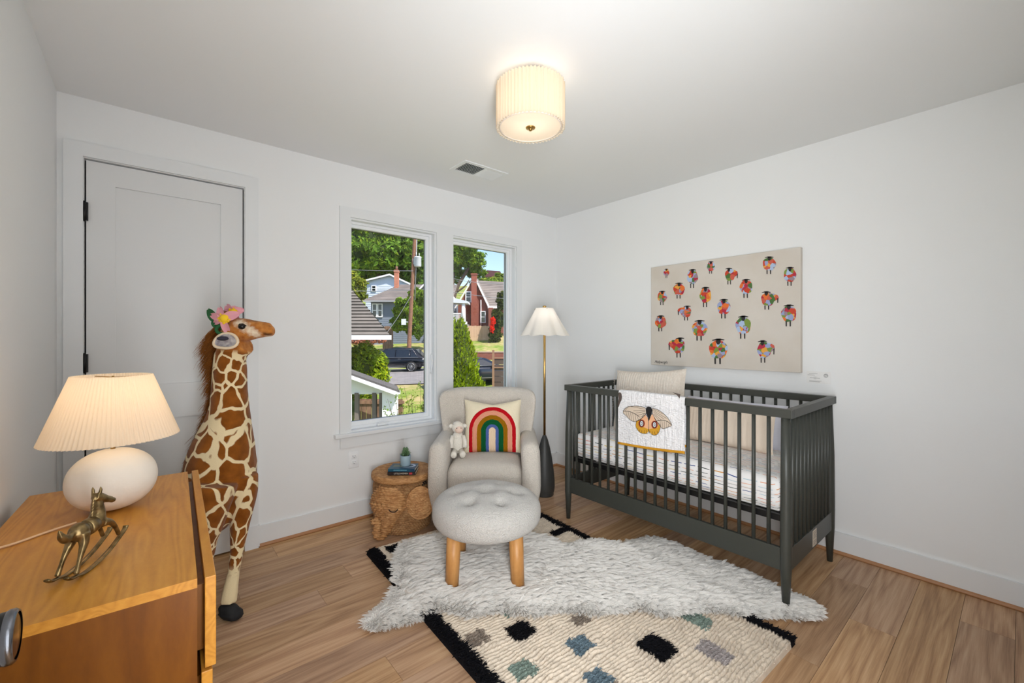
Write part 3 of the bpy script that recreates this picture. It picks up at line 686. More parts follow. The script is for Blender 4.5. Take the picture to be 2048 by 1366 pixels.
# ================================================================= armchair
M_chair = boucle('ivory_boucle', (224, 216, 205), 190, .0045)
M_ott = boucle('white_boucle', (208, 205, 200), 200, .0045)
ac = thing('armchair', 'ivory boucle wingback armchair in the corner under the window', 'armchair', (1.835, 2.452, 0), -YAW)
def sm(a, b, x): 
    t = min(1, max(0, (x-a)/(b-a))); return t*t*(3-2*t)
def backfn(p):
    z = p[2]+.47
    k = .875+.115*sm(.40, .85, z); p[0] *= k
    p[1] -= .16*(abs(p[0])/.36)**3*sm(.30, .55, z) ; p[1] += .10*(z-.4)
    if z > .8: p[2] -= .020*(abs(p[0])/.36)**6
    return p
mb = MB(); mb.rbox((0, .215, .47), (.715, .15, .82), .05, n=14, fn=backfn); mb.build('backrest', M_chair, ac)
def armfn(s_):
    def f(p):
        z = p[2]+.330; y = p[1]
        p[0] -= s_*.045*(1-sm(.05, .32, z))
        p[0] += s_*.010*math.sin(min(1, z/.6)*PI)
        return p
    return f
for s_ in (-1, 1):
    mb = MB(); mb.rbox((s_*.294, -.03, .322), (.122, .62, .530), .056, n=10, fn=armfn(s_)); mb.build('armrest', M_chair, ac)
def seatfn(p):
    if p[2] > 0: p[2] += .022*(1-(p[0]/.25)**2)*(1-(p[1]/.32)**2)
    if p[1] < 0: p[1] -= .018*(1-(p[0]/.26)**2)*(1-(p[2]/.14)**2)
    return p
mb = MB(); mb.rbox((0, -.03, .325), (.492, .55, .215), .065, n=12, fn=seatfn); mb.build('seat_cushion', M_chair, ac)
mb = MB(); mb.rbox((0, -.02, .145), (.50, .54, .17), .04, n=6); mb.build('seat_base', M_chair, ac)
for x in (-.22, .22):
    for y in (-.22, .22):
        mb = MB(); mb.cyl((x, y, .08), (x, y, 0), .022, .016, 12); mb.build('leg', plain('dark_leg', (50, 38, 28), .5), ac)
# ================================================================= pillows
def pillow_mesh(w_, h_, t_, nx=28, nz=26, pinch=.07, sag=0, seed=1, wr=.003, pw=2.6):
    F_, Bk = [], []
    for j in range(nz+1):
        rf, rb_ = [], []
        for i in range(nx+1):
            u = 2*i/nx-1; v = 2*j/nz-1
            ex = 1-pinch*(1-abs(v)**2.5)*abs(u)**6; ez = 1-pinch*(1-abs(u)**2.5)*abs(v)**6
            x = u*w_/2*ex; z = v*h_/2*ez
            th = t_/2*max(0, (1-abs(u)**pw))**.5*max(0, (1-abs(v)**pw))**.5
            nz_ = wr*mnoise.noise((x*9+seed, z*9, seed*3.1))*2
            z2 = z-sag*(1-abs(u))*(v > 0)*v
            rf.append((x, -th+nz_*(th > .004), z2)); rb_.append((x, th+nz_*(th > .004), z2))
        F_.append(rf); Bk.append(rb_)
    m_ = MB(); m_.grid(np.array(F_)[::-1]); m_.grid(np.array(Bk)); return m_
def tiltpose(m_, c, yaw, lean, roll=0):
    R_ = rotm('Z', yaw) @ rotm('X', lean) @ rotm('Y', roll)
    m_.v = [v @ R_.T+np.array(c) for v in m_.v]; return m_
def pose(o, c, yaw, lean, roll=0):
    o.location = tuple(map(float, c)); o.rotation_euler = Matrix(rotm('Z', yaw) @ rotm('X', lean) @ rotm('Y', roll)).to_euler(); return o
M_rain = NT('rainbow_wool'); n = M_rain
x, y_, z = n.sep(n.obj()); nz = n.M('MULTIPLY', n.M('SUBTRACT', n.noise(n.obj(), 45, 2), .5), .006)
zc_ = n.M('MAXIMUM', n.M('SUBTRACT', z, -.034), 0.0)
d = n.M('ADD', n.M('SQRT', n.M('ADD', n.M('MULTIPLY', x, x), n.M('MULTIPLY', zc_, zc_))), nz)
st = [(0, (226, 200, 172)), (.023, (78, 98, 158)), (.044, (14, 84, 46)), (.078, (150, 100, 12)), (.107, (220, 150, 122)), (.139, (186, 18, 30)), (.165, (236, 224, 196))]
c = n.ramp(n.M('DIVIDE', d, .25), [(a/.25, C(*b)) for a, b in st], 'CONSTANT')
n.col(c, .95, 0, .1); n.bump(n.M('ADD', n.noise(n.obj(), 300, 2), n.M('SINE', n.M('MULTIPLY', d, 900.0))), .0006)
pw_ = pillow_mesh(.41, .375, .13, pinch=.05, sag=.03)
o = pw_.build('rainbow_pillow', n.m); tag(o, 'cream square cushion with a red to blue rainbow on the armchair', 'cushion')
ca = np.array(E(-.138, 3.075, .630)); pose(o, ca, -YAW, -.20, .0)
# plush lamb
M_lamb = boucle('lamb_plush', (240, 234, 222), 260, .002)
M_face = plain('lamb_face', (226, 200, 184), .9)
pl = thing('plush_lamb', 'small cream plush lamb sitting beside the rainbow cushion', 'plush toy', E(-.372, 2.96, .448), -YAW+.15)
mb = MB(); mb.ell((0, .02, .085), (.045, .040, .075), 18, 14); mb.ell((0, .015, .13), (.036, .034, .04), 16, 12); mb.build('lamb_body', M_lamb, pl)
mb = MB(); mb.ell((0, 0, .195), (.042, .040, .038), 18, 14); mb.ell((-.004, -.005, .222), (.03, .028, .016), 14, 8); hd_ = mb.build('lamb_head', M_lamb, pl)
mb = MB(); mb.ell((.006, -.030, .186), (.028, .020, .025), 16, 12); mb.build('muzzle', M_face, hd_)
for s_ in (-1, 1):
    mb = MB(); mb.ell((s_*.013+.005, -.043, .196), (.0045, .003, .005), 8, 6); mb.build('eye', M_eye, hd_)
    mb = MB(); mb.ell((s_*.047, .0, .205), (.017, .010, .013), 10, 8, rot=rotm('Y', s_*.5)); mb.build('ear', M_lamb, hd_)
    mb = MB(); mb.tube([(s_*.035, -.005, .14), (s_*.048, -.02, .10), (s_*.046, -.03, .062)], [.014, .015, .017], 10); mb.build('arm', M_lamb, pl)
    mb = MB(); mb.tube([(s_*.022, 0, .035), (s_*.028, -.03, .022), (s_*.030, -.058, .020)], [.022, .020, .022], 10); mb.ell((s_*.030, -.062, .024), (.022, .018, .024), 10, 8); mb.build('leg', M_lamb, pl)
# ================================================================= ottoman
ot = thing('ottoman', 'round tufted white boucle ottoman on four beech legs', 'ottoman', (1.365, 1.825, 0), -YAW)
tufts = [(0, 0)]+[(.155*math.cos(a), .155*math.sin(a)) for a in np.arange(6)*PI/3+PI/6*0]
V = []; nu, nr = 120, 46; prof = []
for j in range(nr+1):
    ph = PI*j/nr; s_, c_ = math.sin(ph), math.cos(ph)
    e = .62; rr = .285*abs(s_)**e; zz = .097*math.copysign(abs(c_)**.72, c_); prof.append((rr, zz+(.016*(1-(rr/.285)**2) if c_ > 0 else 0)))
mb = MB(); mb.lathe(prof[::-1], nu)
W_ = mb.v[0]
top = W_[:, 2] > .03; dz = np.zeros(len(W_)); 
for (tx, ty) in tufts:
    r2 = np.hypot(W_[:, 0]-tx, W_[:, 1]-ty); dz -= .024*np.exp(-(r2/.022)**2)+.019*np.exp(-(r2/.050)**2)
for (ax_, ay) in tufts[1:]:
    t_ = np.clip((W_[:, 0]*ax_+W_[:, 1]*ay)/(ax_**2+ay**2), 0, 1); dd = np.hypot(W_[:, 0]-t_*ax_, W_[:, 1]-t_*ay); dz -= .0015*np.exp(-(dd/.012)**2)
W_[:, 2] += dz*top; W_[:, 2] += .352; mb.v[0] = W_; cu = mb.build('seat_cushion', M_ott, ot)
for (tx, ty) in tufts:
    mb = MB(); mb.ell((tx, ty, .428), (.010, .010, .005), 10, 6); mb.build('tuft_button', M_ott, cu)
# short curly nap
nf = 26000; fi = RNG.integers(0, len(W_), nf); Pn = W_[fi]+RNG.normal(0, .002, (nf, 3)); nn = Pn-np.array((0, 0, .35)); nn[:, 2] *= 2.2; nn /= np.linalg.norm(nn, axis=1)[:, None]
M_beech = wood('beech_leg', [(.2, C(178, 122, 66)), (.8, C(206, 152, 92))], (12, 12, 1.5), .4)
for x, y in ((-.163, -.165), (.163, -.165), (-.163, .165), (.163, .165)):
    mb = MB(); mb.tube([(x*.93, y*.93, .31), (x*1.0, y*1.0, .012)], [.036, .0325], 24); mb.build('leg', M_beech, ot)
# ================================================================= elephant basket
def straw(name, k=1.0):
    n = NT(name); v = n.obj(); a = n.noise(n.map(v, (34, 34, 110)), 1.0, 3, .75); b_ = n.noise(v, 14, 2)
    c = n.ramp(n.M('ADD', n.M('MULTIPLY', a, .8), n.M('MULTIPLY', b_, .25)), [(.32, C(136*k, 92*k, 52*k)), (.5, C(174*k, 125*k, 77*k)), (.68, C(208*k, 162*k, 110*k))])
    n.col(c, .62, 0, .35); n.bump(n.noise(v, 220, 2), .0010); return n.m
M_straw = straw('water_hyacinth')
M_straw2 = straw('water_hyacinth_lid', 1.0); M_straw_shaded = straw('water_hyacinth_shaded', .84)  # basket body straw is a darker copy, shade put into its colour
BX, BY = 1.315, 2.705
bk = thing('elephant_basket', 'lidded woven straw basket with elephant head, ears and trunk', 'basket', (BX, BY, 0), -YAW)
def woven_lathe(prof_r, z0, z1, pitch, k, amp, n=420, per=6):
    rows = int((z1-z0)/pitch); pr = []
    for i in range(rows*per+1): pr.append((prof_r(z0+(z1-z0)*i/(rows*per)), z0+(z1-z0)*i/(rows*per)))
    def f(r, z, th):
        q = (z-z0)/pitch; row = math.floor(q+1e-6); fr = q-row
        h = math.sin(PI*fr)**1.0*(.35+.65*abs(math.sin(k*th/2+row*PI/2))**1.2) if 0 < fr < 1 else 0
        return r+amp*h+.0015*mnoise.noise((th*8, row*1.7, 0)), z
    m_ = MB(); m_.lathe(pr, n, fn=f); return m_
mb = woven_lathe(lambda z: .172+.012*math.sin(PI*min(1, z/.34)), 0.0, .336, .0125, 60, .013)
mb.lathe([(.0001, .004), (.17, .004)], 40); mb.build('basket_body', M_straw_shaded, bk)
mb = MB(); pr = [(.0001, .352)]; 
def lidfn(r, z, th): return r, z+(.0022*abs(math.sin(r*210+th*.5)) + .001*math.sin(th*90+r*300) if z > .345 else 0)
pr = [(.0001+.197*i/60, .368+.004*(1-(i/60)**2)) for i in range(61)]+[(.201, .364), (.203, .350), (.203, .338), (.200, .330), (.17, .329)]
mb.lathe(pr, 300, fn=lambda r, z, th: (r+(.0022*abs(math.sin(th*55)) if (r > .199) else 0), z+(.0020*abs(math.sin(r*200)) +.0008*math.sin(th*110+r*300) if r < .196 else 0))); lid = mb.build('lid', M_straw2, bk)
mb = MB(); a0 = -.45; 
mb.rbox((.1795*math.cos(a0), .1795*math.sin(a0), .300), (.012, .046, .026), .005, rot=None); 
W_ = mb.v[0]; cc_ = np.array((.1795*math.cos(a0), .1795*math.sin(a0), .300)); mb.v[0] = (W_-cc_) @ rotm('Z', a0).T+cc_; mb.build('handle_hole', M_dark, bk)
# head, facing front-left of the basket
th0 = math.radians(-90-20); fx, fy_ = math.cos(th0), math.sin(th0); hf_ = np.array((fx, fy_, 0)); hl_ = np.array((-fy_, fx, 0)); up_ = np.array((0, 0, 1.))
def hp(f, l, z): return hf_*f+hl_*l+up_*z
b = MB(); Rh = np.stack([hf_, hl_, up_], 1)
b.ell(hp(.150, 0, .205), (.092, .118, .108), 32, 24, rot=Rh)
b.tube(bez([hp(.150, 0, .20), hp(.160, 0, .150), hp(.178, 0, .098), hp(.215, 0, .048)], 5), [.114, .112, .108, .104, .099, .093, .087, .081, .075, .069, .063, .058, .053, .049, .046, .043], 20)
b.tube(bez([hp(.215, 0, .046), hp(.238, 0, .028), hp(.268, .002, .034), hp(.290, .008, .072), hp(.290, .014, .118)], 5), [.040-.022*min(1, q/9) for q in range(21)], 18)
b.tube(bez([hp(.290, .014, .116), hp(.292, .006, .132), hp(.300, -.012, .128)], 3), [.019, .018, .018, .017, .016, .015, .014], 14)
V, Q, N = fuse(b, .0030, 5)
fcoord = (V@hf_); lc = V@hl_
rowc = V[:, 2]*1.0-fcoord*.35
ph = rowc/.0135; h = np.abs(np.sin(PI*ph))*(.35+.65*np.abs(np.sin(lc*105+np.floor(ph)*PI/2))**1.2)
V = V+N*(h*.012)[:, None]
eh = fast_mesh('elephant_head', V, Q, M_straw, bk)
rr_ = (V+np.array((0, 0, 0))); wv_ = rr_ @ rotm('Z', -YAW).T + np.array((BX, BY, 0)); dd_ = wv_[:, 0]*SA+wv_[:, 1]*CA; uu_ = (wv_[:, 0]*CA-wv_[:, 1]*SA)/dd_*F+1024; vv_ = 674.5-(wv_[:, 2]-H)/dd_*F
tc_ = np.array((0, -1, .45)); tc_ /= np.linalg.norm(tc_)
for cu_ in ((787, 1019), (740, 1017)):
    pl_ = []
    for t in np.linspace(PI, 2*PI, 9):
        u_, v_ = cu_[0]+9*math.cos(t)*(1 if cu_[0] > 760 else .5), cu_[1]-6*math.sin(t)
        k = np.argmin(np.hypot(uu_-u_, vv_-v_)*.004+dd_); pl_.append(V[k]+tc_*.004)
    pl_ = [pl_[0]]+[(pl_[q-1]+pl_[q]+pl_[q+1])/3+tc_*.003 for q in range(1, 8)]+[pl_[-1]]
    m_ = MB(); m_.tube(pl_, .0030, 6); m_.build('eyelash', plain('dark_cord', (40, 22, 12), .8), eh)
def earmesh(s_):
    m_ = MB(); P = []; 
    cN = hp(.095, .195, .200) if s_ > 0 else hp(.035, -.172, .205); ea = hl_*s_*.86-hf_*.50; ea /= np.linalg.norm(ea); en = np.cross(ea, up_)*s_; en /= np.linalg.norm(en)
    if en@hf_ < 0: en = -en
    for j in range(40):
        row = []
        for i in range(72):
            t = 2*PI*i/72; q = j/39; r_ = q; a = .082*r_*math.cos(t); z_ = .100*r_*math.sin(t)
            wv = .0085*abs(math.sin((z_+a*.3)*PI/.0100))**1.0*(.4+.6*abs(math.sin(a*140+math.floor((z_+a*.3)/.0100)*PI/2)))*(q < .96)
            row.append(cN+ea*a+up_*z_+en*(wv-.010*q*q+.012))
        P.append(row)
    P = np.array(P); m_.grid(np.transpose(P, (1, 0, 2)), closed_u=True); m_.grid(np.transpose(P-en*.010, (1, 0, 2))[::-1], closed_u=True)
    ed = [P[-1, i]-en*.002 for i in range(72)]; m_.tube(ed+ed[:1], .0075, 8)
    m_.build('ear', M_straw, bk)
earmesh(-1); earmesh(1)
# wire handle loop sticking up at the left of the head
m_ = MB(); hx_ = hp(.06, -.185, .30)
m_.tube(bez([hp(.07, -.178, .268), hp(.072, -.180, .300), hp(.065, -.188, .312), hp(.056, -.192, .300), hp(.058, -.186, .262)], 4), .0035, 8); m_.build('wire_loop', plain('grey_wire', (130, 136, 140), .35, .8), bk)
# ================================================================= books and succulent
LZ = .374
def book(name, label, c, sx, sy, sz, rz, cover, spine_marks):
    t = thing(name, label, 'book', c, rz, 'small hardbacks on the basket lid')
    m_ = MB(); m_.box2((-sx/2, -sy/2, 0), (sx/2, sy/2, .002)); m_.box2((-sx/2, -sy/2, sz-.002), (sx/2, sy/2, sz)); m_.box2((-sx/2, -sy/2, .002), (sx/2, -sy/2+.002, sz-.002)); m_.build('cover', cover, t)
    m_ = MB(); m_.box2((-sx/2+.003, -sy/2+.002, .002), (sx/2-.003, sy/2-.003, sz-.002)); m_.build('page_block', plain('pages', (222, 212, 190), .8), t)
    return t
bz = -YAW+math.radians(1)
bc = atd(807, 935, 2.83)
M_teal = plain('teal_cover', (26, 88, 108), .35, var=(18, (14, 54, 84)))
b1 = book('book', 'dark brown hardback underneath the teal book on the basket lid', (bc[0], bc[1], LZ+.002), .178, .125, .020, bz+.03, plain('dark_cover', (34, 26, 26), .4), 1)
b2 = book('book', 'teal illustrated hardback under the potted succulent', (bc[0]+.003, bc[1]+.004, LZ+.0222), .172, .122, .018, bz-.02, M_teal, 1)
def txt(name, s_, size, mat, parent, loc, rot, shear=0, ext=.0002, sx=1):
    c = bpy.data.curves.new(name, 'FONT'); c.body = s_; c.size = size; c.shear = shear; c.extrude = ext; c.align_x = 'CENTER'; c.align_y = 'CENTER'; c.resolution_u = 3; c.materials.append(mat)
    to_ = bpy.data.objects.new('tmp', c); COL.objects.link(to_); me = bpy.data.meshes.new_from_object(to_.evaluated_get(bpy.context.evaluated_depsgraph_get())); bpy.data.objects.remove(to_); o = bpy.data.objects.new(name, me); COL.objects.link(o); o.parent = parent; o.location = loc; o.rotation_euler = rot; o.scale = (sx, 1, 1); return o
txt('spine_lettering', 'LITTLE WOMEN', .0125, plain('cream_ink', (214, 206, 190), .6), b1, (-.004, -.0632, .010), (PI/2, 0, 0))
m_ = MB(); m_.box((.058, -.063, .010), (.020, .001, .012)); m_.build('spine_emblem', plain('red_ink', (170, 40, 50), .6), b1)
M_paleblue = plain('pale_print', (204, 214, 230), .6); 
m_ = MB(); P = []
for i in range(28):
    t = -2.2+i*(4.9/27); w_ = .007*math.sin(PI*i/27)+.0006; P.append([(.018+.052*math.cos(t)-w_*math.cos(t), .010+.034*math.sin(t)-w_*math.sin(t), .0184), (.018+.052*math.cos(t)+w_*math.cos(t), .010+.034*math.sin(t)+w_*math.sin(t), .0184)])
m_.grid(np.array(P)); m_.build('cover_crescent', M_paleblue, b2)
m_ = MB(); rr = random.Random(4)
for r0 in range(3):
    x = -.066
    while x < -.012: 
        ww = rr.uniform(.004, .010); m_.box((x+ww/2, .022-.016*r0, .0183), (ww, .010, .0004)); x += ww+.002
m_.build('cover_lettering', plain('olive_ink', (150, 150, 116), .6), b2)
m_ = MB(); x = -.05
while x < .03:
    ww = rr.uniform(.003, .007); m_.box((x+ww/2, -.0613, .009), (ww, .0006, .006)); x += ww+.0015
m_.build('spine_print', plain('blue_ink', (96, 150, 170), .6), b2)
pc = atd(816.5, 932, 2.86)
pt = thing('potted_succulent', 'small green succulent in a pale blue-grey cylinder pot on the books', 'potted plant', (bc[0]+.020, bc[1]+.012, LZ+.0404))
mb = MB(); mb.lathe([(.0001, 0), (.030, 0), (.033, .003), (.0335, .04), (.0345, .066), (.0335, .068), (.031, .066), (.031, .058)], 40); mb.build('plant_pot', plain('blue_grey_glaze', (150, 172, 182), .45), pt)
mb = MB(); mb.lathe([(.0001, .060), (.031, .058)], 24); mb.build('soil', plain('soil', (40, 32, 24), .95), pt)
M_succ = attrcol('succulent_leaf', .5)
rr = random.Random(8); VV = []; QQ = []; CC = []
m_ = MB()
for k in range(64):
    a = k*2.399; h = .062+.045*(k/64); ln = .030*(1-.45*k/64)*rr.uniform(.8, 1.2); tl_ = .35+.8*(k/64)
    b0 = np.array((.006*math.cos(a), .006*math.sin(a), h)); dv = np.array((math.cos(a)*math.cos(tl_), math.sin(a)*math.cos(tl_), math.sin(tl_)))
    m_.tube([b0, b0+dv*ln*.5, b0+dv*ln], [.0028, .0042, .0006], 6)
for a in (3.6, .4, 5.2):
    e_ = np.array((.034*math.cos(a), .034*math.sin(a), .082)); m_.tube([(0, 0, .06), e_], [.002, .0015], 6)
    for j in range(7): 
        b_ = j*.9; m_.tube([e_, e_+np.array((.010*math.cos(b_), .010*math.sin(b_), .006))], [.002, .0005], 5)
m_.build('leaves', plain('succulent', (62, 98, 66), .5, var=(60, (110, 140, 96))), pt)
# ================================================================= floor lamp
fp = atd(1089, 980, 3.455)
fl_ = thing('floor_lamp', 'brass pole floor lamp with scalloped white shade and dark stone base', 'floor lamp', (fp[0], fp[1], 0))
mb = MB(); mb.lathe([(.0001, 0), (.070, 0), (.074, .008), (.072, .02), (.078, .035), (.082, .07), (.081, .12), (.074, .20), (.060, .30), (.044, .38), (.028, .44), (.014, .475), (.0001, .485)], 40); mb.build('lamp_base', plain('dark_stone', (56, 56, 54), .5, bump=(80, .0006)), fl_)
mb = MB(); mb.cyl((0, 0, .47), (0, 0, 1.50), .0095, n=14); mb.lathe([(.0001, 1.518), (.012, 1.516), (.016, 1.508), (.010, 1.498), (.0001, 1.495)], 16)
for a in range(3): mb.cyl((0, 0, 1.49), (.085*math.cos(a*2.09), .085*math.sin(a*2.09), 1.49), .002, n=6)
mb.build('pole', M_brass, fl_)
M_scal = shade_mat('scalloped_linen', (250, 246, 240), .42)
P = []; NT_ = 192
for j in range(17):
    t = j/16; row = []
    for i in range(NT_):
        th = 2*PI*i/NT_; wv = math.cos(th*9)
        r_ = .070+(.185-.070)*t+.017*t**1.3*wv; z_ = 1.497-.225*t+(.012*(1-wv)*.5)*t**3+.004*t*math.sin(th*9+.6)
        row.append((r_*math.cos(th), r_*math.sin(th), z_))
    P.append(row)
mb = MB(); mb.grid(np.transpose(np.array(P), (1, 0, 2)), closed_u=True); mb.build('lamp_shade', M_scal, fl_)
mb = MB(); mb.lathe([(.066, 1.497), (.0715, 1.497), (.0715, 1.491)], 40); mb.build('shade_rim', plain('rim_white', (240, 236, 228), .6), fl_)
# ================================================================= sheepskin and rug
rug_c = (1.50, 1.53); rug_a = -math.radians(2.5); RW, RH = .575, .905
ca_, sa_ = math.cos(rug_a), math.sin(rug_a)
def to_rug(x, y): x = x-rug_c[0]; y = y-rug_c[1]; return x*ca_+y*sa_, -x*sa_+y*ca_
rg = thing('area_rug', 'cream wool rug with black borders and scattered blocks, under the sheepskin', 'rug', (*rug_c, 0), rug_a)
blk = [((1040, 1267), 0, .095, .085), ((953, 1279), 1, .080, .085), ((1159, 1293), 2, .095, .085), ((1312, 1300), 0, .10, .115), ((1045, 1342), 3, .085, .085), ((1394, 1241), 3, .080, .12), ((1429, 1307), 4, .085, .12),
       ((1159, 1244), 1, .075, .06), ((1019, 1229), 3, .05, .04), ((1196, 1361), 2, .085, .085), ((784, 1101), 0, .055, .07), ((1117, 1067), 0, .11, .05), ((1240, 1395), 1, .09, .09), ((1100, 1420), 0, .09, .09)]
bc_ = [(20, 20, 24), (140, 128, 116), (104, 122, 132), (130, 146, 136), (166, 158, 156)]
cen = [(*to_rug(*onZ(u, v, .015)[:2]), k, hx_, hy_) for (u, v), k, hx_, hy_ in blk]
nx_, ny_ = 230, 900
X_, Y_ = np.meshgrid(np.linspace(-RW, RW, nx_), np.linspace(-RH, RH, ny_), indexing='ij')
def vnoise(x, y, s_, seed=0):
    out = np.zeros_like(x); r_ = np.random.default_rng(seed); G = r_.random((64, 64)); a = x*s_+100; b_ = y*s_+100
    i = np.floor(a).astype(int); j = np.floor(b_).astype(int); fa = a-i; fb_ = b_-j; fa = fa*fa*(3-2*fa); fb_ = fb_*fb_*(3-2*fb_)
    g_ = lambda p, q: G[p % 64, q % 64]
    return (g_(i, j)*(1-fa)*(1-fb_)+g_(i+1, j)*fa*(1-fb_)+g_(i, j+1)*(1-fa)*fb_+g_(i+1, j+1)*fa*fb_)-.5
wx = X_+.010*vnoise(X_, Y_, 40, 1)+.016*vnoise(X_, Y_, 90, 3); wy = Y_+.010*vnoise(X_, Y_, 40, 2)+.016*vnoise(X_, Y_, 90, 4)
base = np.array(C(214, 200, 182)[:3]); colr = np.ones((nx_, ny_, 3))*base*(1+.22*vnoise(X_, Y_, 60, 5)[..., None])
kmap = -np.ones((nx_, ny_), int)
for (cx, cy, k, hx_, hy_) in cen:
    m = (np.abs(wx-cx) < hx_/2) & (np.abs(wy-cy) < hy_/2); colr[m] = np.array(C(*bc_[k])[:3])*(1+.5*vnoise(X_, Y_, 120, 9)[m][:, None]); kmap[m] = k
bw = .048
m = (wx < -RW+bw) | (wx > RW-bw*.8); colr[m] = np.array(C(20, 20, 24)[:3]); kmap[m] = 0
ridge = np.abs(np.sin((Y_+.022*vnoise(X_, Y_, 14, 7)+.006*vnoise(X_, Y_, 60, 17))*PI/.0165))*.0095+.005*vnoise(X_, Y_, 130, 8)
Z_ = .014+ridge+.006*(kmap == 0); edge = np.minimum(np.minimum(X_+RW, RW-X_), np.minimum(Y_+RH, RH-Y_)); Z_ = Z_*np.clip(edge/.006, 0, 1)
V = np.stack([X_, Y_, Z_], -1).reshape(-1, 3); ii_, jj_ = np.meshgrid(np.arange(nx_-1), np.arange(ny_-1), indexing='ij'); q = ii_*ny_+jj_
Q = np.stack([q, q+ny_, q+ny_+1, q+1], -1).reshape(-1, 4)
cols = np.concatenate([colr.reshape(-1, 3), np.ones((nx_*ny_, 1))], 1)
fast_mesh('rug_base', V, Q, attrcol('rug_wool', .95, bump=(260, .002)), rg, cols=cols)
# shaggy pile of the knotted blocks and of the whole rug
npile = 120000; px = RNG.uniform(-RW+.004, RW-.004, npile); py = RNG.uniform(-RH+.004, RH-.004, npile)
ix = ((px+RW)/(2*RW)*(nx_-1)).astype(int); iy = ((py+RH)/(2*RH)*(ny_-1)).astype(int); kk = kmap[ix, iy]
keep = (kk >= 0) | (RNG.random(npile) < .12); px, py, kk, ix, iy = px[keep], py[keep], kk[keep], ix[keep], iy[keep]; npile = len(px)
P = np.zeros((npile, 3, 3)); ln = np.where(kk == 0, .022, np.where(kk > 0, .011, .006)); ang = RNG.normal(-PI/2, .8, npile)
for k in range(3):
    t = k/2; P[:, k, 0] = px+np.cos(ang)*ln*t*.9; P[:, k, 1] = py+np.sin(ang)*ln*t*.9; P[:, k, 2] = Z_[ix, iy]-.002+ln*.55*t*(1.2-.5*t)
cc_ = np.ones((npile, 4)); cc_[:, :3] = colr[ix, iy]*RNG.uniform(.75, 1.15, (npile, 1))
hair('pile', P, np.array([.0016, .0016, .0008])[None], attrcol('wool_pile', .95), rg, cc_)
# sheepskin
out = [(728, 1236), (742, 1216), (778, 1192), (792, 1150), (792, 1110), (806, 1082), (850, 1070), (920, 1060), (1010, 1058), (1090, 1072), (1130, 1090), (1185, 1078), (1240, 1086), (1262, 1076), (1300, 1066), (1350, 1082), (1420, 1112), (1500, 1142), (1560, 1170), (1610, 1188), (1645, 1218), (1615, 1226), (1560, 1216), (1480, 1224), (1400, 1212), (1340, 1226), (1270, 1212), (1200, 1222), (1120, 1216), (1060, 1224), (1000, 1214), (945, 1230), (900, 1214), (860, 1212), (820, 1228), (782, 1238), (752, 1246)]
poly = np.array([onZ(u, v, .045)[:2] for u, v in out])
sk = thing('sheepskin', 'long white sheepskin throw lying across the wool rug', 'sheepskin', (1.5, 1.35, 0))
def inside(px, py, poly):
    c = np.zeros(len(px), bool); n_ = len(poly)
    for i in range(n_):
        x1, y1 = poly[i]; x2, y2 = poly[(i+1) % n_]
        cond = ((y1 > py) != (y2 > py)) & (px < (x2-x1)*(py-y1)/(y2-y1+1e-12)+x1); c ^= cond
    return c
def edist(px, py, poly):
    d = np.full(len(px), 9.); g = np.zeros((len(px), 2))
    for i in range(len(poly)):
        a = poly[i]; b_ = poly[(i+1) % len(poly)]; ab = b_-a; t = np.clip(((px-a[0])*ab[0]+(py-a[1])*ab[1])/(ab@ab), 0, 1)
        qx, qy = a[0]+t*ab[0], a[1]+t*ab[1]; dd = np.hypot(px-qx, py-qy); m = dd < d; d[m] = dd[m]; g[m] = np.stack([qx-px, qy-py], 1)[m]
    return d, g/np.maximum(np.linalg.norm(g, axis=1), 1e-6)[:, None]
lo, hi = poly.min(0), poly.max(0)
gx, gy = np.meshgrid(np.linspace(lo[0], hi[0], 170), np.linspace(lo[1], hi[1], 170), indexing='ij')
ins = inside(gx.ravel(), gy.ravel(), poly).reshape(gx.shape); ed_, _ = edist(gx.ravel(), gy.ravel(), poly); ed_ = ed_.reshape(gx.shape)
def skin_z(x, y, e):
    rx_, ry_ = to_rug(x, y); on = (np.abs(rx_) < RW) & (np.abs(ry_) < RH)
    return np.where(on, .024, .006)+.022*np.clip(e/.08, 0, 1)+.014*vnoise(x, y, 7, 11)+.008*vnoise(x, y, 18, 12)
V = np.stack([gx, gy, skin_z(gx, gy, ed_)], -1).reshape(-1, 3); n1 = 170; Q = []
for i in range(n1-1):
    for j in range(n1-1):
        if ins[i, j] and ins[i+1, j] and ins[i, j+1] and ins[i+1, j+1]: Q.append((i*n1+j, (i+1)*n1+j, (i+1)*n1+j+1, i*n1+j+1))
Q = np.array(Q); used = np.unique(Q); rem = -np.ones(len(V), int); rem[used] = np.arange(len(used))
M_pelt = plain('pelt', (226, 218, 208), .95)
fast_mesh('pelt', V[used], rem[Q], M_pelt, sk, world=True)
nh = 260000; px = RNG.uniform(lo[0], hi[0], nh*2); py = RNG.uniform(lo[1], hi[1], nh*2); m = inside(px, py, poly); px, py = px[m], py[m]; nh = len(px)
legxy = [np.array((1.365+x*CA+y*SA, 1.825-x*SA+y*CA)) for x, y in ((-.163, -.165), (.163, -.165), (-.163, .165), (.163, .165))]
ld = np.min([np.hypot(px-q[0], py-q[1]) for q in legxy], axis=0); m = ld > .038; px, py, ld = px[m], py[m], ld[m]; nh = len(px)
press = .35+.65*np.clip((ld-.038)/.07, 0, 1)
e_, g_ = edist(px, py, poly)
gs = .017; cxk = np.floor((px+.3*vnoise(px, py, 20, 20)*gs*3)/gs); cyk = np.floor((py+.3*vnoise(px, py, 20, 21)*gs*3)/gs)
hsh = lambda a, b_, s_: np.modf(np.abs(np.sin(a*127.1+b_*311.7+s_*17.3)*43758.5453))[0]
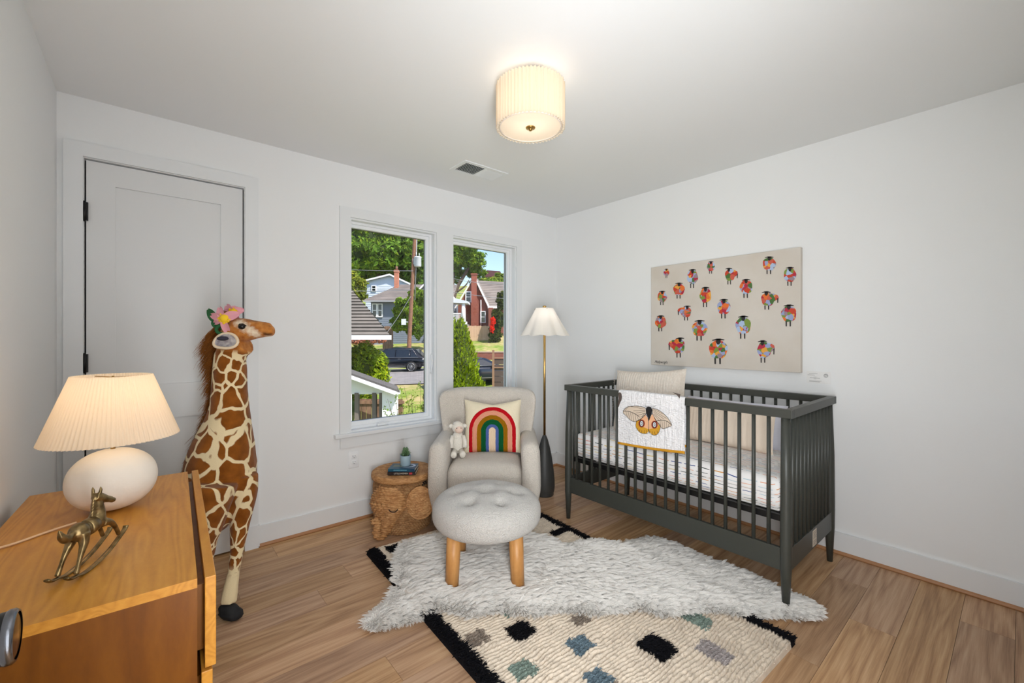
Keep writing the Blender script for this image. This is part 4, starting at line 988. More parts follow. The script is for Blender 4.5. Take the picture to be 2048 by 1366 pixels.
tx = (cxk+.5+.7*(hsh(cxk, cyk, 1)-.5))*gs; ty = (cyk+.5+.7*(hsh(cxk, cyk, 2)-.5))*gs
flow = np.arctan2(-.55+.9*vnoise(px, py, 3.2, 30), .55+.9*vnoise(px, py, 3.2, 31))+1.1*(hsh(cxk, cyk, 3)-.5)
fx_, fy2 = np.cos(flow), np.sin(flow); wE = np.clip(1-e_/.09, 0, 1)[:, None]; dr_ = np.stack([fx_, fy2], 1)*(1-wE)+g_*wE*.55
L = (.045+.02*RNG.random(nh))*(.8+.5*hsh(cxk, cyk, 4))*(.5+.5*press); tipx = tx+dr_[:, 0]*L; tipy = ty+dr_[:, 1]*L
z0 = skin_z(px, py, e_); K = 5; P = np.zeros((nh, K, 3)); mixc = .5
for k in range(K):
    t = k/(K-1); s1 = t*t*mixc
    bx = px+dr_[:, 0]*L*t; by = py+dr_[:, 1]*L*t
    P[:, k, 0] = bx*(1-s1)+(tipx)*s1+RNG.normal(0, .0012, nh)*t; P[:, k, 1] = by*(1-s1)+(tipy)*s1+RNG.normal(0, .0012, nh)*t
    P[:, k, 2] = z0+(.021*math.sin(t*PI*.62)+.006*t*hsh(cxk, cyk, 5))*(.75+.5*hsh(cxk, cyk, 6))*np.where(e_ < .05, .55+.45*e_/.05, 1)*press
cc_ = np.ones((nh, 4)); cc_[:, :3] = np.array(C(240, 237, 232)[:3])*(.90+.10*RNG.random((nh, 1)))
cc_[:, :3] *= 1-.06*(hsh(cxk, cyk, 7)[:, None] > .8)
hair('fleece', P, np.array([.0009, .0008, .0007, .0005, .0002])[None], attrcol('fleece_hair', .85), sk, cc_, world=True)
# ================================================================= crib
M_crib = plain('charcoal_green_paint', (60, 62, 57), .42, spec=.45)
CX, CY = 2.59, 1.3725
cr = thing('crib', 'dark charcoal green spindle crib against the right wall', 'crib', (CX, CY, 0))
for sx in (-1, 1):
    for sy in (-1, 1):
        m_ = MB(); x, y = sx*.350, sy*.672
        m_.tube([(x, y, 0), (x, y, .19), (x*.997, y, .30), (x*.990, y, .60), (x*.975, y*.994, .895)], [.0135, .023, .0245, .023, .0185], 18); m_.build('leg', M_crib, cr)
for sx in (-1, 1):
    m_ = MB(); m_.rbox((sx*.345, 0, .911), (.034, 1.40, .040), .002, smooth=False); m_.build('top_rail', M_crib, cr)
    m_ = MB(); m_.rbox((sx*.347, 0, .236), (.020, 1.30, .104), .002, smooth=False); m_.build('bottom_rail', M_crib, cr)
    for k in range(19):
        m_ = MB(); y = -.5985+k*.0665; m_.tube([(sx*.347, y, .286), (sx*.345, y, .892)], [(.0088, .0095)]*2, 12); m_.build('slat', M_crib, cr)
for sy in (-1, 1):
    m_ = MB(); m_.rbox((0, sy*.683, .911), (.656, .034, .040), .002, smooth=False); m_.build('top_rail', M_crib, cr)
    m_ = MB(); m_.rbox((0, sy*.676, .236), (.66, .020, .104), .002, smooth=False); m_.build('bottom_rail', M_crib, cr)
    for k in range(11):
        m_ = MB(); x = -.290+k*.058; m_.tube([(x, sy*.676, .286), (x*.985, sy*.681, .892)], [(.0095, .0088)]*2, 12); m_.build('slat', M_crib, cr)
m_ = MB()
for sx in (-1, 1): m_.box((sx*.315, 0, .415), (.025, 1.28, .03))
for sy in (-1, 1): m_.box((0, sy*.63, .415), (.62, .025, .03))
for k in range(9): m_.box((0, -.56+k*.14, .424), (.62, .05, .010))
m_.build('mattress_support', M_black, cr)
m_ = MB(); m_.rbox((0.02, -.6865, .236), (.062, .0016, .082), .0005, smooth=False); st_ = m_.build('warning_sticker', plain('sticker', (206, 196, 180), .5), cr)
m_ = MB()
for k in range(9):
    if k == 5: continue
    m_.box((.02-(.006 if k % 3 == 2 else 0), -.6875, .268-k*.0078), (.046-(.012 if k % 3 == 2 else 0), .0006, .0016))
m_.build('sticker_print', plain('sticker_ink', (120, 110, 100), .6), st_)
# mattress in its striped sheet
M_sheet = NT('dash_sheet'); n = M_sheet
x, y, z = n.sep(n.obj()); warp = n.M('MULTIPLY', n.M('SUBTRACT', n.noise(n.obj(), 7, 2), .5), .02)
s1 = n.M('ADD', n.M('ADD', n.M('SUBTRACT', z, x), warp), 5.0); row = n.M('DIVIDE', s1, .021); ri = n.M('FLOOR', row); rfr = n.M('FRACT', row)
yy = n.M('DIVIDE', n.M('ADD', y, n.M('ADD', n.M('MULTIPLY', n.M('FRACT', n.M('MULTIPLY', ri, .413)), .02), 7.0)), .078); ci = n.M('FLOOR', yy); cf = n.M('FRACT', yy)
wn = n.n('TexWhiteNoise', noise_dimensions='3D'); n.put(wn.inputs[0], n.comb(ri, ci, 0.0))
m1 = n.M('LESS_THAN', n.M('ABSOLUTE', n.M('SUBTRACT', rfr, .5)), .075); m2 = n.M('LESS_THAN', n.M('ABSOLUTE', n.M('SUBTRACT', cf, .5)), .41)
pal = [(60, 70, 66), (206, 140, 60), (66, 84, 140), (206, 108, 92), (176, 196, 206), (214, 186, 92), (44, 66, 74), (224, 164, 132)]
cc = n.ramp(wn.outputs[0], [(i/8, C(*c)) for i, c in enumerate(pal)], 'CONSTANT')
n.col(n.mix(n.M('MULTIPLY', m1, m2), C(232, 230, 228), cc), .9, 0, .1); n.bump(n.noise(n.obj(), 9, 3), .006)
mt = thing('crib_mattress', 'crib mattress in a white sheet with coloured dashes', 'mattress', (CX, CY, .4305))
def mf(p):
    if p[2] < 0: p[0] *= .985
    p[2] += .006*mnoise.noise((p[0]*5, p[1]*4, 1))
    return p
m_ = MB(); m_.rbox((0, 0, .083), (.645, 1.30, .160), .045, n=16, fn=mf); m_.build('fitted_sheet', n.m, mt)
m_ = MB(); m_.rbox((0, 0, .012), (.60, 1.26, .020), .008); m_.build('mattress_base', plain('mattress_white', (210, 208, 204), .9), mt)
# pillows in the crib
M_knit = NT('knit_oat'); n = M_knit
x, y, z = n.sep(n.obj()); h = n.M('ADD', n.M('MULTIPLY', n.M('SINE', n.M('MULTIPLY', x, 330.0)), .35), n.M('ADD', n.noise(n.obj(), 160, 3, .7), n.M('MULTIPLY', n.noise(n.map(n.obj(), (20, 20, 200)), 1.0, 2), .5)))
n.col(n.ramp(n.noise(n.obj(), 90, 3), [(.3, C(222, 211, 198)), (.7, C(234, 225, 213))]), .95, 0, .1); n.bump(h, .003); M_knit = n.m
pw_ = pillow_mesh(.52, .47, .15, pinch=.05, sag=.008, seed=3, wr=.005, pw=4); o = pw_.build('knit_pillow', M_knit); tag(o, 'large oatmeal knitted pillow standing behind the moth blanket in the crib', 'pillow')
pose(o, (2.66, 1.68, .808), -PI/2+.10, -.26, -.075)
fr = MB(); rr = random.Random(6)
for k in range(40):
    z = -.21+k*.0108; b0 = np.array((-.272, 0, z)); fr.tube([b0, b0+np.array((-.010, rr.uniform(-.006, .006), rr.uniform(-.004, .004)))], [.0022, .0012], 5)
f_ = fr.build('fringe', M_knit, o); f_['kind'] = 'stuff'
M_knit2 = cloth('ribbed_cream', (226, 210, 192), 240, .0012, rib=(0, 260.0))
pw_ = pillow_mesh(.55, .27, .12, pinch=.03, seed=5, wr=.003); o = pw_.build('lumbar_pillow', M_knit2); tag(o, 'low ribbed cream lumbar pillow lying in the crib near its front end', 'pillow')
pose(o, (2.74, 1.185, .7245), -PI/2, -.22, .01)
pw_ = pillow_mesh(.62, .27, .07, pinch=.03, seed=7, wr=.006); o = pw_.build('white_pillow', cloth('white_lilac', (214, 214, 224), 200, .001)); tag(o, 'white pillow leaning on the crib bars behind the cream lumbar pillow', 'pillow')
pose(o, (2.865, 1.20, .722), -PI/2, -.16, 0)
# moth blanket
M_gauze = NT('muslin_gauze'); n = M_gauze
x, y, z = n.sep(n.obj()); wv = n.M('ADD', n.noise(n.map(n.obj(), (1, 90, 16)), 1.0, 3, .6), n.noise(n.map(n.obj(), (1, 30, 130)), 1.0, 2, .6))
n.col(C(236, 235, 236), .9, 0, .1); n.bump(wv, .010); M_gauze = n.m
bl = thing('moth_blanket', 'white muslin blanket with a moth print draped over the crib front rail', 'blanket', (CX-.345, 1.393, .60))
XF = CX-.345
path = [(-.026, .612), (-.0265, .68), (-.026, .78), (-.025, .86), (-.024, .915), (-.020, .934), (-.008, .9385), (.010, .9385), (.022, .934), (.027, .915), (.029, .86), (.032, .78), (.034, .72), (.036, .66)]
pp = np.array(bez([(a, 0, b_) for a, b_ in path], 4)); NY = 60; P = []
for i, p in enumerate(pp):
    row = []
    for j in range(NY+1):
        t = j/NY; y = .215-.43*t; s_ = i/len(pp)
        z = p[2]; fl2 = (1 if i < 20 else 0)
        bot = .606+.014*t+.018*t*t
        zz = z if i >= 24 else bot+(z-.612)*(.9385-bot)/(.9385-.612) if z < .9385 else z
        out_ = -.010*(1-max(0, min(1, (z-.62)/.30)))*(t-.3)-.0035*mnoise.noise((y*14, z*3, 0))*(z < .93)-.002*abs(mnoise.noise((y*40, z*8, 4)))
        yv = y+.010*(1-(z-.6)/.33)*(.5-t)+(.02*(t > .9)*(i > 24))
        row.append((XF+p[0]+out_-.002, 1.393+yv, zz+.003*mnoise.noise((y*12, 2, 0))*(i > 16 and i < 34)))
    P.append(row)
P = np.array(P); m_ = MB(); m_.grid(P); m_.build('gauze', M_gauze, bl, world=True)
m_ = MB(); m_.tube([P[0, j]+np.array((-.002, 0, .003)) for j in range(0, NY+1, 2)], [(.0075, .0030)]*31, 8, up=(1, 0, 0)); m_.build('mustard_hem', plain('mustard', (196, 138, 22), .9), bl, world=True)
m_ = MB(); m_.tube([P[-1, j] for j in range(0, NY+1, 2)], [(.007, .0025)]*31, 8, up=(1, 0, 0)); m_.build('mustard_hem', plain('mustard2', (196, 138, 22), .9), bl, world=True)
XM = XF-.0345
def q3(x, y, k=0):  # print coordinates (pixels of a close-up) to the hanging face
    p = onX(1190+x/6.505, 720+y/6.505, XM-.0006*k); return p
Mc = {k: plain('print_'+k, v, .9) for k, v in dict(beige=(206, 188, 168), peach=(222, 168, 128), gold=(198, 146, 36), rust=(140, 50, 26), black=(22, 20, 22), pale=(200, 204, 208), white=(235, 232, 228), stripe=(84, 72, 66)).items()}
mo = empty('moth_print', parent=bl)
def patch(nm, pts, mat, k):
    m_ = MB(); m_.poly([q3(x, y, k) for x, y in pts], 0); o = m_.build(nm, Mc[mat], mo); o.data.transform(Matrix.Translation(-bl.location)); return o
def strokes(nm, lines, r, k=4):
    m_ = MB()
    for l in lines: m_.tube(bez([q3(x, y, k) for x, y in l], 4) if len(l) > 2 else [q3(x, y, k) for x, y in l], [(r, .0003)]*(((len(l)-1)*4+1) if len(l) > 2 else 2), 5, up=(1, 0, 0))
    o = m_.build(nm, Mc['black'], mo); o.data.transform(Matrix.Translation(-bl.location)); return o
lf = [(366, 665), (395, 630), (440, 606), (540, 600), (650, 622), (668, 680), (630, 740), (570, 780), (520, 802), (470, 788), (432, 755), (405, 725), (368, 690)]
rf = [(745, 628), (800, 642), (850, 668), (905, 710), (950, 760), (985, 815), (997, 845), (985, 862), (930, 880), (880, 896), (840, 850), (790, 780), (752, 700)]
lh = [(536, 800), (600, 768), (640, 700), (690, 760), (697, 930), (670, 957), (620, 955), (580, 938), (548, 900), (530, 860)]
rh2 = [(697, 790), (745, 700), (790, 790), (845, 840), (848, 890), (825, 950), (790, 978), (745, 972), (705, 935)]
patch('hindwing_rim', [(x+(x-640)*.05, y+(y-860)*.04) for x, y in lh], 'white', 0.6); patch('hindwing_rim', [(x+(x-775)*.05, y+(y-860)*.04) for x, y in rh2], 'white', 0.6)
patch('hindwing', lh, 'gold', 1); patch('hindwing', rh2, 'gold', 1)
patch('hindwing_field', [(600, 775), (645, 700), (690, 760), (694, 900), (650, 880), (590, 860), (560, 830)], 'peach', 1.6); patch('hindwing_field', [(698, 800), (745, 700), (785, 780), (830, 830), (810, 880), (750, 890), (702, 900)], 'peach', 1.6)
patch('forewing', lf, 'beige', 2.2); patch('forewing', rf, 'beige', 2.2)
for cx, cy in ((607, 826), (774, 842)):
    for rx_, ry_, mt_, k in ((42, 52, 'rust', 2.6), (27, 42, 'black', 3.0), (20, 33, 'pale', 3.4), (10, 18, 'black', 3.8), (6, 12, 'pale', 4.2)):
        patch('eyespot', [(cx+rx_*math.cos(a), cy+ry_*math.sin(a)) for a in np.arange(16)*PI/8], mt_, k)
patch('moth_body', [(660, 645), (672, 615), (700, 604), (730, 615), (746, 650), (738, 700), (700, 795), (690, 750), (664, 690)], 'black', 4.2)
strokes('outline', [lf+lf[:1], rf+rf[:1]], .0012); strokes('outline', [lh+lh[:1], rh2+rh2[:1]], .0010)
strokes('vein', [[(366, 665), (440, 668), (530, 705), (580, 745)], [(997, 845), (940, 800), (870, 782), (800, 795)]], .0016)
strokes('vein', [[(x0, y0), (x1, y1)] for x0, y0, x1, y1 in ((400, 664, 420, 735), (430, 668, 455, 775), (460, 676, 480, 788), (490, 688, 505, 798), (520, 702, 535, 792), (545, 718, 565, 780), (430, 612, 390, 660), (650, 640, 470, 606), (650, 655, 500, 660), (655, 670, 530, 690), (655, 690, 560, 720), (660, 710, 590, 745),
    (755, 640, 880, 700), (755, 655, 930, 760), (760, 675, 900, 770), (770, 700, 860, 780), (775, 720, 830, 785), (960, 825, 950, 868), (930, 805, 925, 878), (900, 795, 902, 886), (870, 790, 880, 890), (845, 792, 855, 870))], .0008)
strokes('antenna', [[(620, 585), (650, 600), (685, 602)], [(720, 604), (770, 606), (800, 588)]], .0006)
strokes('fringe_mark', [[(x0, y0), (x1, y1)] for x0, y0, x1, y1 in ((560, 885, 545, 915), (585, 905, 575, 937), (610, 915, 605, 952), (640, 915, 640, 958), (670, 915, 672, 955), (715, 925, 712, 950), (745, 930, 745, 972), (775, 930, 782, 976), (805, 920, 818, 955))], .0009)
patch('side_print', [(303, 430), (325, 420), (345, 440), (352, 480), (345, 520), (325, 560), (308, 610), (298, 620), (300, 560), (308, 500)], 'stripe', 1)
patch('side_print', [(1005, 420), (1090, 440), (1112, 445), (1100, 505), (1085, 480), (1060, 450)], 'stripe', 1)
# ================================================================= painting
XP = X1-.036
cs = [onX(u, v, XP) for u, v in ((1302, 535), (1602, 494), (1601, 745), (1302, 730))]
ya_, yb_ = (cs[0][1]+cs[3][1])/2, (cs[1][1]+cs[2][1])/2; zt, zb = (cs[0][2]+cs[1][2])/2, (cs[2][2]+cs[3][2])/2
pa = thing('painting', 'cream canvas painting of twenty colourful patchwork sheep', 'painting', (X1, (ya_+yb_)/2, (zt+zb)/2))
m_ = MB(); m_.rbox((-.0185, 0, 0), (.034, ya_-yb_, zt-zb), .002, smooth=False)
M_canvas = plain('canvas_ground', (212, 205, 196), .85, var=(5, (205, 196, 184)), bump=(500, .0004)); m_.build('canvas', M_canvas, pa)
Msh = NT('sheep_patchwork'); n = Msh
vv = n.map(n.obj(), (1, 1, 1)); nzv = n.n('TexNoise'); n.put(nzv.inputs['Vector'], vv); nzv.inputs['Scale'].default_value = 30
add = n.n('VectorMath', operation='MULTIPLY_ADD'); n.put(add.inputs[0], nzv.outputs['Color']); add.inputs[1].default_value = (.02, .02, .02); n.put(add.inputs[2], vv)
cell = n.sep(n.vor(add.outputs[0], 36, 'F1', 1))[0]
pal = [(196, 60, 30), (226, 110, 40), (70, 110, 50), (120, 144, 60), (150, 160, 200), (176, 30, 60), (226, 160, 60), (150, 130, 140), (170, 190, 220), (200, 90, 70)]
n.col(n.ramp(cell, [(i/10, C(*c)) for i, c in enumerate(pal)], 'CONSTANT'), .6); M_sheep = n.m
M_ink = plain('sheep_black', (34, 28, 28), .6)
sheep = [(240, 298, 26, 32, 0), (478, 338, 50, 64, 0), (645, 242, 37, 42, 0), (820, 318, 46, 56, 1), (1177, 218, 60, 60, 0), (1365, 318, 57, 64, 0), (202, 518, 43, 48, 0), (355, 450, 52, 54, 0), (596, 505, 53, 68, 0), (966, 428, 58, 64, 0), (1165, 538, 62, 62, 1), (418, 655, 48, 50, -1), (763, 612, 60, 66, 0), (1355, 672, 70, 74, 0), (188, 748, 51, 54, 0), (543, 808, 70, 70, 0), (940, 778, 70, 78, 0), (350, 965, 58, 68, -1), (713, 996, 85, 86, 0), (1130, 1000, 62, 76, 1)]
def pc(x, y, k): 
    p = onX(1280+x/4.5525, 480+y/4.5525, XP-.0006*k); return p-np.array(pa.location)
for cx, cy, w_, h_, kind in sheep:
    m_ = MB(); pts = []
    for k in range(22):
        a = 2*PI*k/22; r_ = 1+.05*math.sin(5*a+cx); pts.append((cx+w_*r_*math.cos(a), cy+h_*r_*math.sin(a)))
    m_.poly([pc(x, y, 2) for x, y in pts], 0)
    if kind:
        s_ = kind; w2 = w_
        tail = [(cx-s_*w2*.2, cy-h_*.75), (cx+s_*w2*.9, cy-h_*.80), (cx+s_*w2*1.45, cy-h_*.55), (cx+s_*w2*1.6, cy-h_*.2), (cx+s_*w2*1.3, cy+h_*.10), (cx+s_*w2*.6, cy+h_*.5), (cx, cy+h_*.6)]
        m_.poly([pc(x, y, 2.3) for x, y in tail], 0)
        m_.poly([pc(x, y, 3) for x, y in ((cx+s_*w2*1.35, cy-h_*.1), (cx+s_*w2*1.55, cy-h_*.2), (cx+s_*w2*1.50, cy+h_*.55), (cx+s_*w2*1.36, cy+h_*.55))], 1)
    hx_ = cx-(kind*w_*.25); ty = cy-h_
    for pl_ in ([(hx_-w_*.22, ty-.10*h_), (hx_+w_*.22, ty-.10*h_), (hx_+w_*.26, ty+.22*h_), (hx_+w_*.10, ty+.48*h_), (hx_-w_*.12, ty+.48*h_), (hx_-w_*.26, ty+.22*h_)],
                [(hx_-w_*.70, ty+.02*h_), (hx_-w_*.2, ty-.14*h_), (hx_+w_*.2, ty-.15*h_), (hx_+w_*.68, ty-.04*h_), (hx_+w_*.60, ty+.04*h_), (hx_, ty+.02*h_), (hx_-w_*.62, ty+.08*h_)]):
        m_.poly([pc(x, y, 3.5) for x, y in pl_], 1)
    for lx in (-.34, .18):
        x0 = cx+lx*w_-(kind*w_*.1); y0 = cy+h_*.93; m_.poly([pc(x, y, 3) for x, y in ((x0-w_*.09, y0), (x0+w_*.09, y0), (x0+w_*.09, y0+h_*.62), (x0-w_*.07, y0+h_*.62))], 1)
    m_.build('painted_sheep', [M_sheep, M_ink], pa)
pm = pc(190, 1112, 3)
sg = txt('signature', 'Mollywright', .030, M_ink, pa, tuple(pm), (0, 0, 0), shear=.5, ext=.0002)
sg.rotation_euler = Matrix(((0, 0, -1), (-1, 0, 0), (0, 1, 0))).to_euler(); sg.scale = (.78, 1, 1)
# placard
pp_ = [onX(u, v, X1-.002) for u, v in ((1614, 742), (1663, 744), (1661, 768), (1612, 766))]
c0_ = sum(pp_)/4; wd_ = abs((pp_[0][1]+pp_[3][1]-pp_[1][1]-pp_[2][1])/2); ht_ = abs((pp_[0][2]+pp_[1][2]-pp_[2][2]-pp_[3][2])/2)
pk = thing('wall_placard', 'small white printed card on the wall at the lower right of the painting', 'card', (X1, c0_[1], c0_[2]))
m_ = MB(); m_.box((-.0012, 0, 0), (.0022, wd_, ht_)); m_.build('card', plain('card_white', (232, 231, 229), .6), pk)
m_ = MB(); ls = [(.30, .36, .1), (.18, .3, .05), (.02, .12, .3), (-.06, .42, .14), (-.13, .10, .31), (-.30, .50, .12), (-.37, .44, .12)]
for z, L, o_ in ls: m_.box((-.0026, wd_*(.5-o_-L/2*1.0)-.0, z*ht_), (.0004, wd_*L, .0024))
m_.build('printed_lines', plain('card_grey', (170, 169, 167), .7), pk)
m_ = MB(); cy_ = -wd_*.30; cz_ = ht_*.18
m_.tube([(-.0026, cy_+.010*math.cos(a), cz_+.010*math.sin(a)) for a in np.linspace(0, 2*PI, 21)], .0011, 5); m_.tube([(-.0026, cy_+.006*math.cos(a), cz_-.001+.006*math.sin(a)) for a in np.linspace(.3, PI-.3, 8)], .0013, 5); m_.ell((-.0026, cy_, cz_-.004), (.0006, .0022, .0022), 8, 6)
m_.build('round_emblem', plain('card_ink', (90, 89, 88), .7), pk)
# ================================================================= outside, seen through the windows
PROF = [(3.3, -3.0), (14, -2.6), (20, -1.7), (22.5, -1.42), (24, -1.38), (33, -1.22), (34.2, -1.15), (35.4, -1.05), (36.6, -.85), (40, .15), (45, .95), (52, 2.2), (60, 3.6), (90, 10), (130, 17)]
def gz(r, d): return float(np.interp(d, [p[0] for p in PROF], [p[1] for p in PROF]))+(.035*max(-8, min(10, r+8)) if d > 18 else 0)
M_grass = NT('hill_grass'); n = M_grass
a = n.noise(n.obj(), .35, 3); b_ = n.noise(n.obj(), 3, 3)
n.col(n.ramp(n.M('ADD', n.M('MULTIPLY', a, .6), n.M('MULTIPLY', b_, .4)), [(.36, C(100, 118, 54)), (.47, C(124, 142, 66)), (.57, C(158, 148, 96)), (.66, C(178, 160, 122))]), .95, 0, .1); M_grass = n.m
M_asph = plain('asphalt', (142, 136, 134), .9, var=(1.5, (124, 120, 120)), spec=.2)
M_conc = plain('pavement', (206, 200, 190), .9)
rs = np.linspace(-46, 34, 81); ds = np.concatenate([np.linspace(3.4, 60, 96), np.linspace(63, 130, 24)])
V = []; 
for d in ds:
    for r in rs: V.append(E(r*(1+d/60), d, gz(r*(1+d/60), d)))
V = np.array(V); V = V[:, :3]; nR = len(rs)
Q = [(i*nR+j, i*nR+j+1, (i+1)*nR+j+1, (i+1)*nR+j) for i in range(len(ds)-1) for j in range(nR-1)]
Q = [q for q in Q if all(V[k][1] > 3.2 for k in q)]
o = fast_mesh('hill_ground', V, Q, M_grass); o['kind'] = 'structure'
def strip(name, d0, d1, mat, dz=.03, r0=-40, r1=30):
    P = [[E(r, d, gz(r, d)+dz) for r in np.linspace(r0, r1, 36)] for d in np.linspace(d0, d1, 8)]
    m_ = MB(); m_.grid(np.array(P)[::-1]); o = m_.build(name, mat); o['kind'] = 'structure'; return o
strip('road', 23.3, 33.2, M_asph, .05); strip('pavement', 34.2, 35.4, M_conc, .08)
strip('kerb', 33.2, 33.5, M_conc, .14)
# outside face of the house wall below the windows is the thickness of wall_back
YR = -YAW
def xroot(name, label, cat, r, d, z, yaw=0, group=None): return thing(name, label, cat, E(r, d, z), YR+yaw, group)
M_wsid = plain('white_paint_out', (236, 236, 238), .7); M_gsid = plain('grey_siding', (120, 128, 142), .8); M_bsid = plain('pale_blue_siding', (206, 216, 232), .8)
def siding(mb, x0, x1, z0, z1, y, pitch, mat=0, th=.03):
    z = z0
    while z < z1-1e-3:
        zt_ = min(z+pitch, z1); mb.add([(x0, y-th, z), (x1, y-th, z), (x1, y, zt_), (x0, y, zt_)], [(0, 1, 2, 3)], mat, False); mb.add([(x0, y, z), (x1, y, z), (x1, y-th, z), (x0, y-th, z)], [(0, 1, 2, 3)], mat, False); z = zt_
M_shing = plain('grey_shingle', (128, 120, 112), .9, var=(1.2, (104, 98, 92))); M_shing2 = plain('taupe_shingle', (134, 124, 118), .9, var=(1.0, (112, 104, 100)))
def shingles(mb, a, b, c_, d, rows, mat=0, lift=.05):   # a,b eave (left,right); d,c ridge (left,right)
    a, b, c_, d = map(lambda p: np.array(p, float), (a, b, c_, d)); nn = np.cross(b-a, d-a); nn /= np.linalg.norm(nn)
    if nn[2] < 0: nn = -nn
    for i in range(rows):
        t0, t1 = i/rows, (i+1)/rows
        p0, p1, p2, p3 = a+(d-a)*t0, b+(c_-b)*t0, b+(c_-b)*t1, a+(d-a)*t1
        mb.add([p0+nn*lift, p1+nn*lift, p2, p3, p0, p1], [(0, 1, 2, 3), (4, 5, 1, 0)], mat, False)
# near grey-roofed house at the left edge
hA = xroot('near_house', 'house with grey shingled hip roof just outside the left window', 'house', -7.5, 14, -2.8)
zE = 1.33+2.8
m_ = MB(); shingles(m_, (-4, -.0, zE), (3.52, 0, zE), (.3, 3.5, zE+2.65), (-3, 3.5, zE+2.65), 22); shingles(m_, (3.52, 0, zE), (1.3, 7, zE), (-.5, 3.6, zE+2.65), (.3, 3.5, zE+2.65), 22); m_.build('roof', M_shing, hA)
m_ = MB(); m_.box2((-4, -.10, zE-.15), (3.58, 0, zE-.0)); m_.build('gutter', M_wsid, hA)
m_ = MB(); m_.poly([(-4, .25, 0), (2.13, .25, 0), (-.8, 6.5, 0), (-4, 6.5, 0)], thick=(0, 0, zE-.02)); m_.build('wall', plain('wall_grey_out', (150, 156, 166), .8), hA)
m_ = MB(); m_.box2((2.07, .15, .2), (2.19, .27, zE-1.3)); m_.build('downpipe', M_wsid, hA)
# shed with white gable fascia, its posts and the fence behind
hB = xroot('garden_shed', 'white garden shed with sloping dark roof below the left window', 'shed', -4.52, 12, -2.72)
z0 = 3.02
sl = lambda x: z0-.36*x
m_ = MB(); P0 = [(-.9, sl(-.9)), (1.42, sl(1.42))]
m_.add([(P0[0][0], -.12, P0[0][1]), (P0[1][0], -.12, P0[1][1]), (P0[1][0]-.4, 1.1, P0[1][1]), (P0[0][0]-.4, 1.1, P0[0][1]), (P0[0][0], -.12, P0[0][1]-.06), (P0[1][0], -.12, P0[1][1]-.06), (P0[1][0]-.4, 1.1, P0[1][1]-.06), (P0[0][0]-.4, 1.1, P0[0][1]-.06)], [(0, 1, 2, 3), (4, 7, 6, 5), (0, 4, 5, 1), (1, 5, 6, 2), (2, 6, 7, 3), (3, 7, 4, 0)], 0, False); m_.build('roof', plain('dark_roof_felt', (92, 88, 86), .9), hB)
m_ = MB(); m_.add([(-.9, -.15, sl(-.9)-.06), (1.38, -.15, sl(1.38)-.06), (1.38, -.15, sl(1.38)-.16), (-.9, -.15, sl(-.9)-.16), (-.9, -.11, sl(-.9)-.06), (1.38, -.11, sl(1.38)-.06), (1.38, -.11, sl(1.38)-.16), (-.9, -.11, sl(-.9)-.16)], [(0, 3, 2, 1), (4, 5, 6, 7), (0, 1, 5, 4), (2, 3, 7, 6), (1, 2, 6, 5), (0, 4, 7, 3)], 0, False); m_.build('fascia', M_wsid, hB)
m_ = MB(); m_.poly([(-.6, .25, sl(-.6)-.08), (1.33, .25, sl(1.33)-.08), (1.33, .25, 2.36), (-.6, .25, 2.36)][::-1], thick=(0, .05, 0)); m_.build('gable_wall', M_wsid, hB)
m_ = MB(); m_.poly([(.88, .06, 0), (1.33, .06, 0), (1.33, .06, sl(1.33)-.09), (.88, .06, sl(.88)-.09)], thick=(-.25, .9, 0)); m_.build('white_wall', M_wsid, hB)
for x in (.10, .60, .80):
    m_ = MB(); m_.box2((x-.055, .22, 0), (x+.055, .33, 2.4)); m_.build('post', plain('weathered_post', (120, 110, 104), .9), hB)
M_fb = wood('weathered_board', [(.2, C(96, 72, 58)), (.8, C(150, 118, 96))], (4, 4, .5), .9)
fA = xroot('board_fence', 'weathered board fence behind the shed posts', 'fence', -4.75, 13.6, -2.7)
for k in range(9):
    m_ = MB(); m_.box((k*.165-.1, 0, 1.0), (.150, .022, 2.02+.02*(k % 2))); m_.build('board', M_fb, fA)
m_ = MB(); m_.box2((-.2, -.05, 1.86), (1.35, -.012, 1.96)); m_.box2((-.2, -.05, .4), (1.35, -.012, .5)); m_.build('rail', M_fb, fA)
